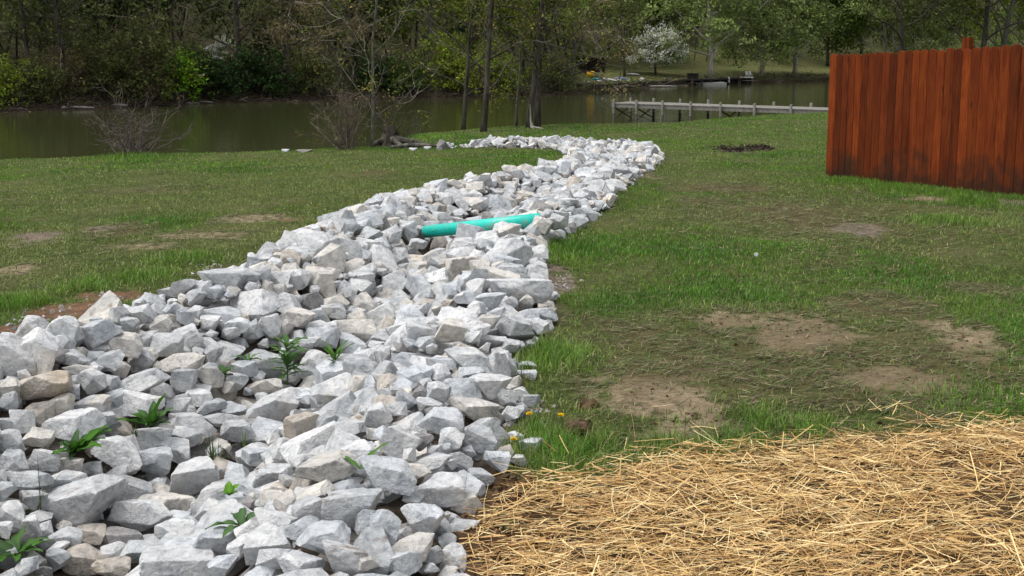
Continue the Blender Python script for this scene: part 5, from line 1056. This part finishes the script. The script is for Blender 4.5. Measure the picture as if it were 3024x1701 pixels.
TARP = [(1756, 7.2, 0.55, (0.03, 0.33, 0.40), 'turquoise tarp heap on the far lawn'), (1772, 6.5, 0.5, (0.10, 0.13, 0.20), 'dark blue tarp heap next to the turquoise one'), (1792, 6.0, 0.7, (0.45, 0.47, 0.42), 'pale crumpled tarp on the far lawn'), (1803, 5.6, 0.5, (0.40, 0.42, 0.40), 'pale grey bag beside the crumpled tarp'),
        (1815, 6.8, 0.45, (0.25, 0.14, 0.10), 'brown sack among the tarps'), (1825, 7.6, 0.55, (0.14, 0.22, 0.36), 'blue tarp heap near the dark straight trunk'), (1824, 5.6, 0.25, (0.75, 0.75, 0.75), 'small white bag in front of the blue tarp'), (1838, 7.0, 0.5, (0.12, 0.16, 0.27), 'slate blue tarp under the straight trunk'),
        (1766, 5.2, 0.35, (0.5, 0.52, 0.5), 'grey bag in front of the turquoise tarp'), (1732, 4.2, 0.4, (0.6, 0.6, 0.58), 'white bag lying at the lawn edge by the brush'), (1852, 3.8, 0.18, (0.35, 0.6, 0.15), 'lime green ball on the far lawn'), (1892, 3.0, 0.3, (0.42, 0.42, 0.38), 'pale round stone above the retaining wall'), (1862, 13, 0.9, (0.42, 0.43, 0.44), 'grey upturned tray under the dogwood')]
for k, (px, v, s, c, lb) in enumerate(TARP):
    P, Fa = tarpm[k % 4]; nm = 'ball' if 'ball' in lb else ('stone' if 'stone' in lb else ('tray' if 'tray' in lb else ('bag' if ('bag' in lb or 'sack' in lb) else 'tarp')))
    if nm in ('ball', 'stone'): P, Fa = rock_shape(950 + k, 3, 0.05)
    o = tag(link(nm, mesh_np(nm, P, [Fa], plain(nm + '_%d' % k, c, 0.7, 4, 0.3)), loc=far_pt(px, v) + [0, 0, 0.1 * s], scale=(s, s, s * (0.55 if nm == 'tray' else 1))), lb, nm)
# driftwood logs on the mud
logm = plain('bleached_log', (0.27, 0.255, 0.225), 0.9, 6, 0.3)
for px, v, L, rr, an, lb in ((250, 0.3, 0.85, 0.09, 0.1, 'pale hollow log on the far mud bank at left'), (205, 0.4, 0.25, 0.10, 1.0, 'stubby white log end beside the hollow log'), (575, 0.15, 0.5, 0.06, 0.15, 'white driftwood log at the far waterline'), (613, 0.1, 0.6, 0.06, -0.05, 'longer white driftwood log right beside the first'), (365, 0.4, 0.5, 0.1, 0.2, 'small brown log on the far mud bank'), (1930, -0.1, 2.6, 0.14, 0.35, 'long pale log at the foot of the retaining wall')):
    p = far_pt(px, v); tag(link('driftwood_log', MB().tube([(-L, 0, 0.0), (-L * 0.4, 0.03, 0.03), (L * 0.3, -0.03, 0.02), (L, 0, 0)], [rr * 0.8, rr, rr * 0.9, rr * 0.5], 8).mesh('driftwood_log', logm, True), loc=p + [0, 0, 0.06], rot=(0, 0, an)), lb, 'log')
# house on the hill
hp = far_pt(1548, 36); e = empty('house', hp + [0, 0, -0.5], 'cream-sided house half hidden by trees on the hill', 'house', rz=-0.1); zz = EYE + hp[1] * 0.02 - (hp[2] - 0.5)
sid = plain('cream_siding', (0.62, 0.56, 0.30), 0.8, 3, 0.1); link('wall', MB().box((0, 3, zz + 1.5), (6.0, 5, 6.0)).mesh('wall', sid), e); trim = plain('white_trim', (0.75, 0.75, 0.72), 0.7, 3, 0.08)
for x_ in (-1.3, 1.0):
    wdw = link('window', MB().box((x_, 0.46, zz + 2.2), (0.95, 0.1, 1.3)).mesh('window', trim), e); link('pane', MB().box((x_, 0.4, zz + 2.2), (0.75, 0.06, 1.1)).mesh('pane', plain('dark_glass', (0.05, 0.055, 0.06), 0.15, 2, 0.1, 0.5, 0)), wdw)
link('eave', MB().box((0, 0.3, zz + 4.5), (7.0, 1.2, 0.25)).mesh('eave', trim), e); link('roof', MB().add([(-3.6, -0.4, zz + 4.6), (3.6, -0.4, zz + 4.6), (3.6, 6.4, zz + 4.6), (-3.6, 6.4, zz + 4.6), (-3.6, 3, zz + 7), (3.6, 3, zz + 7)], [(0, 1, 5, 4), (2, 3, 4, 5), (0, 4, 3), (1, 2, 5), (3, 2, 1, 0)]).mesh('roof', plain('grey_shingles', (0.2, 0.2, 0.21), 0.9, 8)), e)
pch = link('porch', MB().box((-1.0, -1.0, zz - 0.6), (4.0, 2.6, 0.15)).mesh('porch', trim), e)
for x_ in (-2.8, -1.0, 0.8): link('porch_post', MB().box((x_, -2.2, zz - 1.8), (0.14, 0.14, 2.4)).mesh('porch_post', trim), pch)

# brush, stones and drift along the far waterline
rd = np.random.default_rng(91); parts = []
n = 5200; pxs = rd.uniform(-200, 2440, n); vs = rd.uniform(0.1, 2.3, n); tb = np.array([far_pt(a, b_) for a, b_ in zip(pxs, vs)]); L = rd.uniform(0.2, 1.1, n)[:, None] * (tb[:, 1:2] / 80); d = rd.normal(0, 1, (n, 3)) * [1, 0.6, 0.25] + [0, 0, 0.1]; d /= np.linalg.norm(d, axis=1)[:, None]
P = np.stack([tb, tb + d * L * 0.5 + rd.normal(0, 0.05, (n, 3)) + [0, 0, 0.05], tb + d * L], 1); V, F_ = ribbons(P, rd.uniform(0.02, 0.06, n)[:, None] * np.ones((1, 3)), rng=rd); pal = np.array([(0.10, 0.08, 0.06), (0.05, 0.04, 0.03), (0.2, 0.17, 0.14), (0.03, 0.035, 0.015)])
parts.append((V, F_, np.repeat(pal[rd.choice(4, n, p=(0.4, 0.3, 0.12, 0.18))], 6, 0)))
V, F_, C = cat_meshes(parts); o = kind(link('bank_debris', mesh_np('bank_debris', V, [F_], M['twig'], col=C)), 'stuff'); tag(o, 'tangled drift and dead brush along the far mud bank', 'debris')
seen = set(); T = 0
for o in bpy.data.objects:
    if o.type == 'MESH' and o.data.name not in seen:
        seen.add(o.data.name); T += len(o.data.loops) - 2 * len(o.data.polygons)
print('triangles', T)
